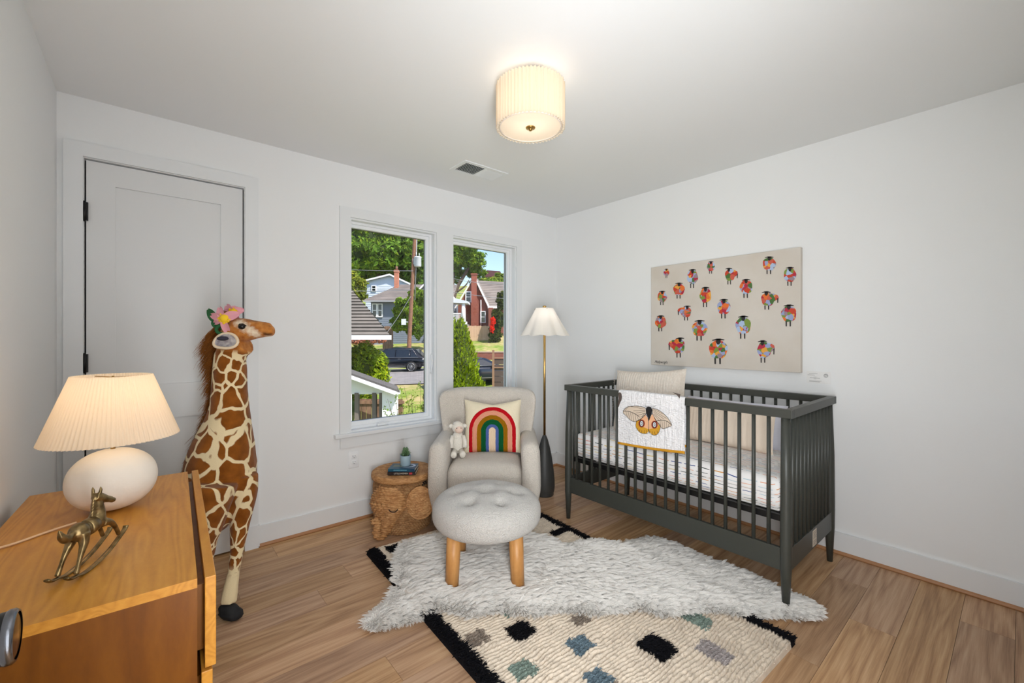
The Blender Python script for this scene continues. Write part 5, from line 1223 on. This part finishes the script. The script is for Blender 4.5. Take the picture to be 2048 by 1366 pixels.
# foliage
M_leaf = attrcol('leaf', .7, trans=.35)
def leaves(name, blobs, nl, size, rgb, parent, jit=.35, shell=.35, dark=.55, seed=1, kind='stuff', holes=0):
    R_ = np.random.default_rng(seed); w_ = np.array([b_[3]*b_[5] for b_ in blobs]); w_ = w_/w_.sum(); idx = R_.choice(len(blobs), nl, p=w_); B_ = np.array(blobs, float)[idx]
    dv = R_.normal(0, 1, (nl, 3)); dv /= np.linalg.norm(dv, axis=1)[:, None]; rad = (1-shell*R_.random(nl)**1.5)
    lump = 1+.16*np.sin(dv[:, 0]*7+B_[:, 0]*3)+.14*np.sin(dv[:, 2]*8+B_[:, 2]*2)+.12*np.sin(dv[:, 1]*9)
    P = B_[:, :3]+dv*B_[:, 3:6]*(rad*lump)[:, None]
    nrm = dv+R_.normal(0, .7, (nl, 3)); nrm /= np.linalg.norm(nrm, axis=1)[:, None]; t = np.cross(nrm, R_.normal(0, 1, (nl, 3))); t /= np.linalg.norm(t, axis=1)[:, None]; b2 = np.cross(nrm, t)
    s_ = size*(.6+.8*R_.random(nl))[:, None]; V = np.stack([P-t*s_, P+b2*s_*.45+nrm*s_*.15, P+t*s_, P-b2*s_*.45+nrm*s_*.15], 1).reshape(-1, 3); Q = np.arange(nl*4).reshape(-1, 4)
    base = np.array(C(*rgb)[:3]); cl = base[None]*(1+jit*(R_.random((nl, 1))*2-1))*np.array([1, 1, 1]); yel = R_.random((nl, 1)) < .3; cl = np.where(yel, cl*np.array([1.5, 1.2, .8]), cl)
    cols = np.ones((nl, 4, 4)); cols[:, :, :3] = cl[:, None, :]
    return fast_mesh(name, V, Q, M_leaf, parent, smooth=False, cols=cols.reshape(-1, 4), kind=kind)
M_bark = plain('bark', (112, 96, 82), .95, var=(6, (84, 72, 60)))
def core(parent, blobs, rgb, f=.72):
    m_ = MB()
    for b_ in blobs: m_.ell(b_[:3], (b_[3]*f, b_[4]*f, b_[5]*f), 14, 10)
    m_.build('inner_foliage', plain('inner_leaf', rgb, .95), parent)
def px2(u, d): return (u-1024)/F*d
def pz(v, d): return H-(v-674.5)/F*d
def tree(name, label, cat, blobs, nl, size, rgb, d, r, seed, trunk=None, corergb=None, group=None, branches=()):
    zb = gz(r, d); t = xroot(name, label, cat, r, d, zb, group=group)
    L = [((px2(u, d+dd)-r), dd, pz(v, d+dd)-zb, ru/F*d, ru/F*d*.8, rv/F*d) for (u, v, dd, ru, rv) in blobs]
    if trunk:
        m_ = MB(); m_.tube(bez([(0, 0, -.3), (.1, 0, trunk[0]*.5), (trunk[2] if len(trunk) > 2 else 0, .2, trunk[0])], 4), list(np.linspace(trunk[1], trunk[1]*.6, 9)), 10)
        for br in branches:
            pts = [(px2(u, d)-r, 0, pz(v, d)-zb) for u, v in br[0]]; m_.tube(bez(pts, 4), list(np.linspace(br[1], br[1]*.4, (len(pts)-1)*4+1)), 8)
        m_.build('trunk', M_bark, t)
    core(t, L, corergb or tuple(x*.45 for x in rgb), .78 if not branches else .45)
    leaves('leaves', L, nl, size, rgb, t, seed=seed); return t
tree('big_tree', 'large dark green tree behind the blue-sided house', 'tree', [(700, 500, 0, 62, 60), (745, 480, 1, 60, 48), (640, 470, 3, 60, 60), (775, 515, -1, 40, 32), (730, 540, 2, 60, 35), (800, 545, 3, 36, 22)], 26000, .42, (104, 138, 46), 64, -20, 1, trunk=(9, .5))
tree('tree', 'open-crowned tree with sky showing, behind the utility pole', 'tree', [(838, 510, 0, 30, 34), (800, 480, 2, 20, 22), (850, 560, 1, 34, 30), (815, 548, 3, 26, 18)], 8000, .36, (108, 142, 54), 62, -13.2, 2, trunk=(8, .35))
tree('yellow_green_tree', 'yellow-green tree at the far left of the left window', 'tree', [(706, 578, 0, 24, 34), (690, 600, 1, 20, 40)], 5000, .26, (126, 140, 50), 48, -17.8, 3, trunk=(3, .2))
tree('garden_tree', 'leafy green tree in front of the grey-roofed house', 'tree', [(815, 622, 0, 26, 24), (838, 640, 1, 26, 36), (800, 645, 0, 18, 18), (835, 590, .5, 16, 12)], 9000, .19, (108, 138, 44), 38.5, -9.2, 4, trunk=(2.2, .14))
tree('hedge_bush', 'big rounded bright green bush in front of the parked car', 'bush', [(716, 740, 0, 54, 56), (745, 745, 0, 26, 40), (690, 745, .4, 40, 52)], 15000, .085, (140, 164, 36), 18.5, -6.5, 5)
def conifer(name, label, u_tip, v_tip, d, u_right, v_bot, seed, group=None):
    r = px2(u_tip, d); zb = gz(r, d); zt_ = pz(v_tip, d); t = xroot(name, label, 'conifer', r, d, zb, group=group); hgt = zt_-zb; Rb = px2(u_right, d)-r; sc_ = (zt_-pz(v_bot, d)); Rb = Rb*1.0
    R_ = np.random.default_rng(seed); nl = 15000; q = R_.random(nl)**.6; zz_ = hgt*(1-q*.98); th = R_.random(nl)*2*PI
    prof = np.interp((hgt-zz_)/sc_, [0, .15, .5, .8, 1, 1.3, 1.8], [.02, .30, .62, .80, 1.0, 1.12, .9])*Rb*(1+.14*np.sin(th*5+zz_*6)+.10*np.sin(th*9-zz_*11))*(1-.25*R_.random(nl)**2)
    P = np.stack([prof*np.cos(th), prof*np.sin(th), zz_], 1); up = np.stack([np.cos(th)*.5, np.sin(th)*.5, np.full(nl, .9)], 1)+R_.normal(0, .35, (nl, 3)); up /= np.linalg.norm(up, axis=1)[:, None]
    sd = np.cross(up, R_.normal(0, 1, (nl, 3))); sd /= np.linalg.norm(sd, axis=1)[:, None]; s_ = (.055*(.6+.8*R_.random(nl)))[:, None]
    V = np.stack([P-up*s_, P+sd*s_*.4, P+up*s_, P-sd*s_*.4], 1).reshape(-1, 3); base = np.array(C(136, 156, 30)[:3]); cl = base*(.55+.9*R_.random((nl, 1))); cols = np.ones((nl, 4, 4)); cols[:, :, :3] = cl[:, None]
    fast_mesh('leaves', V, np.arange(nl*4).reshape(-1, 4), M_leaf, t, smooth=False, cols=cols.reshape(-1, 4), kind='stuff')
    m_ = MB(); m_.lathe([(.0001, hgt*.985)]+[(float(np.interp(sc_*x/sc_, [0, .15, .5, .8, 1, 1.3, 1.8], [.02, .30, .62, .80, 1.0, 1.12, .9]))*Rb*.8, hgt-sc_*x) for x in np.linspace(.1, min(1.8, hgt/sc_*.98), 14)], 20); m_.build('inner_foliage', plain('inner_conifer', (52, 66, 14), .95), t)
conifer('arborvitae', 'tall bright green arborvitae right outside the right window', 921, 634, 13, 964, 772, 11)
conifer('arborvitae', 'second arborvitae, its tip just showing at the right window left edge', 893, 598, 14.2, 930, 772, 12)
# near shrub with thin branches at the bottom of the left window
ns = xroot('straggly_shrub', 'straggly shrub with bare twigs at the bottom of the left window', 'shrub', px2(812, 9.5), 9.5, gz(-2, 9.5))
zb = gz(-2, 9.5); rr = random.Random(12); m_ = MB(); tips = []
for u1, v1 in ((802, 790), (812, 772), (822, 800), (838, 770), (832, 812), (843, 796), (784, 815), (795, 803), (810, 828), (845, 822), (826, 786), (776, 797)):
    e_ = np.array((px2(u1, 9.5)-px2(812, 9.5), rr.uniform(-.2, .2), pz(v1, 9.5)-zb)); b0 = np.array((rr.uniform(-.1, .35), 0, .1)); mid = (b0+e_)/2+np.array((rr.uniform(-.1, .1), 0, .1)); m_.tube(bez([b0, mid, e_], 4), list(np.linspace(.010, .0035, 9)), 5)
    for k in range(8): tips.append((e_*(1-k*.05)+b0*k*.05)+np.array((rr.uniform(-.09, .09), rr.uniform(-.09, .09), rr.uniform(-.07, .07))))
m_.build('branches', plain('twig', (86, 66, 54), .9), ns)
tips = np.array(tips)
leaves('leaves', [(*t_, .07, .07, .06) for t_ in tips], 900, .024, (104, 136, 36), ns, seed=13, shell=.9)
# parked cars
M_carp = plain('black_car_paint', (16, 18, 26), .12, spec=.6); M_cglass = plain('car_glass', (22, 28, 36), .04, spec=.9); M_tyre = plain('tyre', (30, 29, 29), .85); M_rim = plain('alloy', (156, 156, 158), .3, .8)
def car(name, label, r, d, z, yaw, L=4.8, Hh=1.72, paint=M_carp):
    t = xroot(name, label, 'car', r, d, z, yaw); h = L/2; W_ = .93
    # body cross sections along x
    xs = [-h, -h+.08, -h+.5, -h+1.25, -.2, h-1.2, h-.35, h-.06, h]
    def lower(x): return .32+.12*sm(h-.6, h, abs(x))
    def belt(x): return 1.0-.16*sm(.9, h, -x)+.02*sm(.5, h, x)
    P = []
    for x in xs:
        lo_, hi_ = lower(x), belt(x); w_ = W_*(1-.16*sm(h-.7, h, abs(x))); tz = .12 if abs(x) > h-.05 else 0
        P.append([(x, -w_*.95, lo_+tz), (x, -w_, lo_+.22), (x, -w_, hi_-.18-tz), (x, -w_*.93, hi_-tz), (x, w_*.93, hi_-tz), (x, w_, hi_-.18-tz), (x, w_, lo_+.22), (x, w_*.95, lo_+tz)])
    m_ = MB(); m_.grid(np.array(P)); m_.add(P[0], [tuple(range(8))[::-1]], 0); m_.add(P[-1], [tuple(range(8))], 0)
    P = [[(x, -h, 0)] for x in ()]
    top = [(-h+1.05, belt(-1.3)-.02, 0), (-h+1.95, Hh-.06, 1), (-h+2.6, Hh, 1), (h-.9, Hh-.04, 1), (h-.22, 1.02, 0)]
    G = []
    for x, z_, k in top: w_ = .66 if k else .84; G.append([(x, -.86, .95 if k else z_-.02), (x, -w_, z_-.04*k), (x, -w_*.8, z_), (x, w_*.8, z_), (x, w_, z_-.04*k), (x, .86, .95 if k else z_-.02)])
    m_.grid(np.array(G)); m_.build('car_body', paint, t)
    # side windows
    m_ = MB()
    for s_ in (-1, 1):
        for x0, x1, x2, x3 in ((-h+1.42, -h+2.02, -h+2.62, -h+2.62), (-h+2.70, -h+2.70, -h+3.62, -h+3.68), (-h+3.76, -h+3.72, h-.98, h-.55)):
            y0, y1 = .872, .70; pts = [(x0, s_*y0, 1.04), (x1, s_*y1, Hh-.14), (x2, s_*y1, Hh-.14), (x3, s_*y0, 1.04)]; m_.poly(pts, thick=(0, s_*.02, 0))
    m_.poly([(-h+1.10, -.72, .98), (-h+1.10, .72, .98), (-h+1.90, .58, Hh-.10), (-h+1.90, -.58, Hh-.10)], thick=(-.04, 0, .03)); m_.poly([(h-.30, -.62, 1.12), (h-.30, .62, 1.12), (h-.80, .56, Hh-.12), (h-.80, -.56, Hh-.12)], thick=(.05, 0, .03)); m_.build('window_glass', M_cglass, t)
    m_ = MB()
    for s_ in (-1, 1): m_.tube([(-h+1.3, s_*.89, 1.03), (0, s_*.89, 1.03), (h-.5, s_*.89, 1.05), (h-.95, s_*.73, Hh-.10), (-h+2.1, s_*.73, Hh-.10)], .012, 6); m_.box((0, s_*.94, .42), (L*.5, .02, .03))
    m_.build('chrome_trim', M_rim, t)
    for x in (-.55, .55):
        m_ = MB(); m_.rbox((x, -.945, .93), (.20, .03, .03), .008); m_.build('door_handle', M_rim, t)
    for s_ in (-1, 1):
        m_ = MB(); m_.rbox((-h+1.55, s_*1.0, 1.08), (.12, .2, .14), .04); m_.build('mirror', M_rim, t)
        for x in (-h+.95, h-1.0):
            m_ = MB(); m_.tube([(x, s_*.72, .37), (x, s_*.95, .37)], .38, 28); w_ = m_.build('wheel', M_tyre, t)
            m_ = MB(); m_.tube([(x, s_*.93, .37), (x, s_*.962, .37)], .10, 16)
            for k in range(10): a = k*PI/5; m_.box((x+.15*math.cos(a), s_*.957, .37+.15*math.sin(a)), (.24, .012, .035), rot=rotm('Y', -a))
            m_.tube([(x+.26*math.cos(a), s_*.957, .37+.26*math.sin(a)) for a in np.linspace(0, 2*PI, 25)], .02, 6); m_.build('alloy_rim', M_rim, w_)
    m_ = MB(); 
    for s_ in (-1, 1): m_.rbox((-h+.10, s_*.62, .76), (.16, .34, .14), .04)
    m_.build('headlight', plain('headlamp', (190, 194, 200), .15), t)
    m_ = MB()
    for s_ in (-1, 1): m_.rbox((h-.07, s_*.72, .95), (.10, .24, .14), .03)
    m_.build('tail_light', plain('tail_lamp', (120, 20, 20), .3), t)
    return t
car('parked_suv', 'black SUV parked side-on across the road, seen in the left window', px2(790, 31.5), 31.5, gz(-8.6, 31.5)+.05, 0)
car('parked_car', 'dark car half hidden behind the arborvitae in the right window', px2(948, 22.5), 22.5, gz(-2, 22.5)+.0, PI+.45, L=4.5, Hh=1.48, paint=plain('dark_blue_paint', (26, 32, 46), .12, spec=.6))
# utility pole with transformer, sign, cables
up_d = 36.0; pr_ = px2(817, up_d); zb = gz(pr_, up_d); ug = xroot('utility_pole', 'brown wooden utility pole in the left window', 'utility pole', pr_, up_d, zb)
m_ = MB(); m_.tube([(0, 0, -.2), (.05, 0, pz(690, up_d)-zb), (px2(829.5, up_d)-pr_, 0, pz(470, up_d)-zb), (px2(831, up_d)-pr_, 0, pz(440, up_d)-zb)], [.20, .18, .14, .13], 12); m_.build('pole', plain('creosote_pole', (142, 100, 76), .9, var=(9, (110, 78, 62))), ug)
m_ = MB(); tc = np.array((px2(836, up_d)-pr_, -.1, pz(534, up_d)-zb)); m_.lathe([(.0001, 0), (.27, .01), (.29, .05), (.29, .72), (.31, .75), (.31, .80), (.25, .85), (.0001, .88)], 24, c=tc); m_.cyl(tc+(-.12, 0, .85), tc+(-.12, 0, 1.2), .035, n=8); m_.cyl(tc+(.12, 0, .85), tc+(.12, 0, 1.12), .035, n=8); m_.box(tc+np.array((-.33, 0, .45)), (.2, .08, .5)); m_.build('transformer', plain('light_grey_metal', (196, 200, 204), .5), ug)
m_ = MB(); m_.box((px2(808, up_d)-pr_, -.1, pz(644, up_d)-zb), (.36, .12, .5)); m_.box((px2(813, up_d)-pr_, -.05, pz(644, up_d)-zb), (.3, .05, .05)); m_.build('meter_box', plain('box_white', (214, 218, 226), .6), ug)
m_ = MB(); m_.cyl((px2(829, up_d)-pr_, .12, pz(600, up_d)-zb), (px2(834, up_d)-pr_, .12, pz(440, up_d)-zb), .05, n=8); m_.build('riser_pipe', plain('grey_pipe', (150, 150, 152), .5), ug)
def cable(label, pts, d, r_=.022, name='power_cable'):
    m_ = MB(); P = [E(px2(u, dd), dd, pz(v, dd)) for (u, v), dd in zip(pts, d)]; m_.tube(bez(P, 6), r_, 5)
    o = m_.build(name, plain('cable_grey', (120, 122, 128), .6)); tag(o, label, 'cable'); return o
cable('upper power cable crossing the big tree to the utility pole', [(640, 536), (740, 541), (826, 542)], [34, 35, 35.7])
cable('lower power cable crossing the blue-sided house to the pole', [(640, 582), (740, 582), (822, 580)], [30, 33, 35.7])
cable('pale guy wire slanting down from the pole to the left', [(822, 592), (796, 634), (772, 668)], [35.7, 35, 34])
cable('upper cable in the right window across the brick chimney', [(850, 540), (930, 562), (1030, 570)], [35.7, 38, 40])
cable('lower cable in the right window across the brick house roof', [(850, 575), (930, 588), (1030, 600)], [35.7, 38, 40])
# blue-white sided house
def win(mb_parent, x, z, w_, h_, y, name='window', fr=M_wsid):
    m_ = MB(); ring(m_, x-w_/2-.09, x+w_/2+.09, z-h_/2-.09, z+h_/2+.09, y-.08, y+.02, .09, .09, .09, .09); m_.box2((x-w_/2, y-.05, z-.03), (x+w_/2, y-.02, z+.03)); f = m_.build(name, fr, mb_parent)
    m_ = MB(); m_.box2((x-w_/2, y-.03, z-h_/2), (x+w_/2, y-.02, z+h_/2)); m_.build('pane', M_cglass, f); return f
dW = 52; rW = px2(774, dW); zg = gz(rW, dW); hW = xroot('blue_sided_house', 'pale blue sided house with shallow gable below the big tree', 'house', rW, dW, zg)
L_ = lambda u: px2(u, dW)-rW
apx, apz, el, er = L_(781), pz(550, dW)-zg, L_(728), L_(822); ez_l, ez_r = pz(563, dW)-zg, pz(570, dW)-zg
m_ = MB(); siding(m_, el+.2, er-.1, 0, ez_r-.1, 0, .22); 
m_.poly([(el+.2, 0, ez_r-.1), (er-.1, 0, ez_r-.1), (er-.1, 0, ez_r), (apx, 0, apz-.05), (el+.2, 0, ez_l)], thick=(0, .1, 0)); m_.box2((el+.2, .05, 0), (er-.1, 8, ez_r-.2)); m_.build('wall', M_bsid, hW)
m_ = MB()
for (x0, z0_, x1, z1_) in ((el-.1, ez_l-.02, apx, apz), (apx, apz, er+.25, ez_r-.05)): m_.poly([(x0, -.35, z0_), (x1, -.35, z1_), (x1, 8, z1_), (x0, 8, z0_)], thick=(0, 0, .12))
m_.build('roof', M_shing2, hW)
m_ = MB()
for (x0, z0_, x1, z1_) in ((el-.1, ez_l-.02, apx, apz), (apx, apz, er+.25, ez_r-.05)): m_.poly([(x0, -.42, z0_-.10), (x1, -.42, z1_-.10), (x1, -.42, z1_+.10), (x0, -.42, z0_+.10)], thick=(0, .06, 0))
m_.build('fascia', M_wsid, hW); win(hW, L_(748), pz(577, dW)-zg, .40, .55, -.05)
# grey-roofed bungalow
dG = 43; rG = px2(800, dG); zg = gz(rG, dG); hG = xroot('grey_bungalow', 'grey bungalow with brown shingled roof behind the utility pole', 'house', rG, dG, zg); L_ = lambda u: px2(u, dG)-rG
eZ = pz(601, dG)-zg; rz_ = pz(569, dG+4)-zg
m_ = MB(); shingles(m_, (L_(727), 0, eZ), (L_(905), 0, eZ), (L_(905), 4, rz_), (L_(782), 4, rz_), 14, lift=.03); m_.poly([(L_(727), 0, eZ), (L_(782), 4, rz_), (L_(727), 8, eZ)], thick=(0, 0, .05)); m_.build('roof', M_shing2, hG)
m_ = MB(); m_.box2((L_(727), -.08, eZ-.14), (L_(905), .0, eZ)); m_.build('gutter', plain('grey_gutter', (160, 160, 164), .6), hG)
m_ = MB(); siding(m_, L_(738), L_(900), 0, eZ-.05, .6, .2); m_.box2((L_(738), .62, 0), (L_(900), 7.5, eZ-.05)); m_.build('wall', M_gsid, hG)
for u in (746, 757): win(hG, L_(u), pz(620, dG)-zg, .34, 1.2, .55)
m_ = MB(); m_.poly([(L_(826), -.3, eZ+.1), (L_(905), -.3, eZ+.1), (L_(865), -.3, pz(560, dG)-zg)], thick=(0, 3, 0)); m_.build('dormer', M_gsid, hG)
m_ = MB(); a_, b2_, c2_ = (L_(822), eZ+.05), (L_(865), pz(557, dG)-zg), (L_(908), eZ+.05)
for p, q in ((a_, b2_), (b2_, c2_)): m_.poly([(p[0], -.5, p[1]), (q[0], -.5, q[1]), (q[0], -.5, q[1]+.2), (p[0], -.5, p[1]+.2)], thick=(0, 3.2, 0))
m_.build('dormer_roof', M_wsid, hG)
def brick_tex(name, c1, c2, mort, sc=4.2):
    n = NT(name); x, y, z = n.sep(n.obj()); bt = n.n('TexBrick'); n.put(bt.inputs['Vector'], n.comb(n.M('ADD', x, y), z, 0.0)); bt.inputs['Color1'].default_value = C(*c1); bt.inputs['Color2'].default_value = C(*c2); bt.inputs['Mortar'].default_value = C(*mort); bt.inputs['Scale'].default_value = sc; bt.inputs['Mortar Size'].default_value = .012
    n.col(bt.outputs[0], .9); return n.m
M_brk = brick_tex('red_brick', (136, 72, 58), (112, 58, 48), (150, 120, 108)); M_brk2 = brick_tex('orange_brick', (196, 124, 96), (168, 100, 78), (190, 160, 140))
chx = L_(776); m_ = MB(); m_.box2((chx-.21, 3.0, eZ), (chx+.21, 3.45, pz(540, dG+3.2)-zg)); m_.box2((chx-.25, 2.96, pz(545, dG+3.2)-zg), (chx+.25, 3.49, pz(541, dG+3.2)-zg)); ch = m_.build('chimney', M_brk2, hG)
m_ = MB(); m_.cyl((chx, 3.22, pz(541, dG+3.2)-zg), (chx, 3.22, pz(533, dG+3.2)-zg), .12, n=10); m_.build('chimney_pot', plain('clay', (120, 84, 70), .8), ch)
# brick house on the right
dB = 46; rB = px2(950, dB); zg = gz(rB, dB); hR = xroot('brick_house', 'red brick house with steep brown roof and big chimney in the right window', 'house', rB, dB, zg); L_ = lambda u: px2(u, dB)-rB; Zv = lambda v: pz(v, dB)-zg
m_ = MB(); m_.poly([(L_(916), 0, 0), (L_(984), 0, 0), (L_(984), 0, Zv(612)), (L_(975), 0, Zv(612)), (L_(948), 0, Zv(556)), (L_(916), 0, Zv(612))], thick=(0, .25, 0)); m_.box2((L_(918), .2, 0), (L_(1060), 6, Zv(614))); m_.build('wall', M_brk, hR)
m_ = MB(); shingles(m_, (L_(977), -.1, Zv(613)), (L_(1075), -.1, Zv(613)), (L_(1075), 3.2, Zv(560)), (L_(950), 3.2, Zv(553)), 15, lift=.03)
m_.poly([(L_(977), -.2, Zv(613)), (L_(949), -.2, Zv(555)), (L_(952), 3.2, Zv(553)), (L_(980), -.1, Zv(612))], thick=(0, 0, .12)); m_.build('roof', M_shing2, hR)
m_ = MB(); m_.poly([(L_(912), -.3, Zv(617)), (L_(948), -.3, Zv(556)), (L_(948), -.3, Zv(553)), (L_(909), -.3, Zv(617))], thick=(0, .1, 0)); m_.poly([(L_(952), -.3, Zv(563)), (L_(977), -.3, Zv(616)), (L_(979), -.3, Zv(612)), (L_(953), -.3, Zv(558))], thick=(0, .1, 0)); m_.box2((L_(976), -.35, Zv(617)), (L_(1000), -.15, Zv(613))); m_.build('fascia', M_wsid, hR)
m_ = MB(); m_.box2((L_(943), -.55, 0), (L_(957), .15, Zv(608))); m_.box2((L_(943.5), -.5, 0), (L_(954), .1, Zv(549))); m_.box2((L_(942.5), -.55, Zv(551)), (L_(955), .15, Zv(548))); m_.build('chimney', brick_tex('chimney_brick', (150, 78, 60), (124, 62, 50), (150, 116, 100)), hR)
win(hR, L_(937), Zv(594), .46, 1.0, -.05); win(hR, L_(966), Zv(634), .42, 1.1, -.05)
m_ = MB(); m_.cyl((L_(962), -.12, 0), (L_(962), -.12, Zv(600)), .05, n=8); m_.build('downpipe', M_wsid, hR)
m_ = MB(); m_.box2((L_(978), -1.2, 0), (L_(987), .1, Zv(617))); m_.build('corner_pier', M_brk, hR)
# white porch at the left of it
dP = 43; rP = px2(905, dP); zg = gz(rP, dP); hP = xroot('white_porch', 'white porch roof and column at the left edge of the right window', 'porch', rP, dP, zg); L_ = lambda u: px2(u, dP)-rP; Zv = lambda v: pz(v, dP)-zg
m_ = MB(); m_.poly([(L_(860), -.3, Zv(604)), (L_(936), -.3, Zv(607)), (L_(936), -.3, Zv(603)), (L_(900), -.3, Zv(594)), (L_(860), -.3, Zv(588))], thick=(0, 2.5, 0)); m_.build('roof', plain('porch_white', (206, 210, 216), .7), hP)
for u in (927, 880): m_ = MB(); m_.tube([(L_(u), 0, Zv(648)), (L_(u), 0, Zv(606))], [.26, .17], 10); m_.box((L_(u), 0, Zv(646)), (.7, .5, .25)); m_.build('column', M_wsid, hP)
m_ = MB(); m_.box2((L_(870), -.05, Zv(628)), (L_(925), .05, Zv(626)))
for k in range(22): m_.box((L_(872+k*2.4), 0, Zv(636)), (.05, .05, .85))
m_.build('railing', M_wsid, hP); m_ = MB(); m_.box2((L_(860), -.2, 0), (L_(934), 2.4, Zv(648))); m_.build('porch_base', plain('porch_grey', (150, 146, 144), .8), hP)
# wood fence, brick wall, planting
dF = 43.8; rF = px2(935, dF); zg = gz(rF, dF); fF = xroot('picket_fence', 'pale wooden board fence in front of the brick house', 'fence', rF, dF, zg)
for k in range(15): x = k*.165; m_ = MB(); m_.box((x, 0, (pz(652, dF)-zg)/2+.02*(k % 3)), (.15, .03, pz(652, dF)-zg)); m_.build('board', plain('pale_board', (206, 172, 142), .9), fF) if k == 0 else m_.build('board', bpy.data.materials['pale_board'], fF)
m_ = MB(); m_.box2((-.05, .03, .3), (2.4, .07, .4)); m_.box2((-.05, .03, 1.2), (2.4, .07, 1.3)); m_.build('rail', bpy.data.materials['pale_board'], fF)
dF2 = 40.2; rF2 = px2(776, dF2); zg = gz(rF2, dF2); fG = xroot('wooden_gate', 'short brown board fence panel left of the utility pole', 'fence', rF2, dF2, zg)
for k in range(6): m_ = MB(); m_.box((-.42+k*.165, 0, 1.1), (.15, .03, 2.2+.12*math.sin(k*.7))); m_.build('board', M_fb, fG)
m_ = MB(); m_.box2((-.5, .03, .4), (.5, .07, .5)); m_.box2((-.5, .03, 1.8), (.5, .07, 1.9)); m_.build('rail', M_fb, fG)
m_ = MB(); P = [E(px2(u, 36.4), 36.4, gz(-4, 36.4)-.3) for u in (925, 1060)]; wl = xroot('brick_garden_wall', 'low brown brick retaining wall beyond the road in the right window', 'wall', px2(960, 36.6), 36.6, gz(-3, 36.6)-.3)
m_.box2((-2.6, -.15, 0), (4, .15, .95)); m_.build('brickwork', M_brk, wl); m_ = MB(); m_.box2((-2.65, -.19, .95), (4.05, .19, 1.03)); m_.build('coping', plain('coping', (176, 150, 134), .9), wl)
dN = 20; rN = px2(986.5, dN); zg = gz(rN, dN); fN = xroot('post_and_panel_fence', 'brown fence post with dark board panel at the right window edge', 'fence', rN, dN, zg)
m_ = MB(); m_.box2((-.05, -.05, 0), (.05, .05, pz(700, dN)-zg)); m_.build('post', plain('brown_post', (150, 116, 92), .9), fN)
for k in range(6): m_ = MB(); zz_ = .1+k*.27; m_.box2((.05, .0, zz_), (1.1, .03, zz_+.25)); m_.build('board', plain('dark_board', (88, 74, 68), .9) if k == 0 else bpy.data.materials['dark_board'], fN)
m_ = MB(); m_.box2((.04, -.04, 1.28), (1.1, 0, 1.33)); m_.box2((.04, -.04, 1.74), (1.1, .04, 1.78)); m_.build('rail', bpy.data.materials['brown_post'], fN)
tree('tree', 'tree with thick leaning trunks at the top left of the right window', 'tree', [(908, 512, 0, 30, 26), (945, 520, 0, 22, 22), (905, 545, 1, 24, 20), (925, 500, 0, 30, 20), (975, 568, 2, 34, 9), (950, 545, 1, 20, 12)], 8000, .24, (104, 136, 44), 54, px2(906, 54), 21, trunk=(3.0, .3), branches=[([(904, 612), (912, 580), (930, 548), (944, 525)], .32), ([(902, 612), (906, 570), (908, 530)], .26), ([(912, 585), (930, 572), (938, 560)], .14)])
tree('dark_shrub', 'tall dark shrub beside the brick house at the right window edge', 'bush', [(996, 640, 0, 12, 26), (990, 670, 0, 14, 14), (1004, 600, 0, 10, 16)], 4200, .13, (70, 84, 36), 42.5, px2(996, 42.5), 22, trunk=(1.5, .08))
tree('red_bush', 'bright red flowering bush next to the brick pier', 'bush', [(986, 643, 0, 4.5, 9), (984, 657, 0, 4, 7)], 1200, .10, (220, 52, 30), 42.0, px2(986, 42), 23)
tree('hillside_hedge', 'light green hedge on the hill behind the brick house roof', 'hedge', [(985, 566, 0, 34, 9), (1010, 560, 0, 20, 14), (960, 568, 0, 16, 8)], 5000, .28, (120, 142, 60), 72, px2(985, 72), 24)
tree('rose_bed', 'pink and orange flowering bed under the near roof eave', 'flower bed', [(712, 682, 0, 14, 7), (740, 682, 0, 14, 7), (762, 680, 0, 10, 6)], 1500, .09, (176, 120, 100), 36.8, px2(735, 36.8), 25)
dR = 85; hM = xroot('red_roof_house', 'tiny dark red roofed house on the hilltop in the right window', 'house', px2(980, dR), dR, gz(8, dR)-3)
zg = gz(8, dR)-3; zt_ = pz(552, dR)-zg
m_ = MB(); m_.box2((-1.2, 0, 0), (2.2, 3, zt_)); m_.build('wall', plain('far_wall', (150, 130, 130), .8), hM); m_ = MB(); m_.poly([(-1.7, -.3, zt_-.2), (2.6, -.3, zt_-.2), (2.0, -.3, zt_+.9), (-.6, -.3, zt_+1.1)], thick=(0, 4, 0)); m_.build('roof', plain('dark_red_roof', (92, 52, 60), .8), hM)
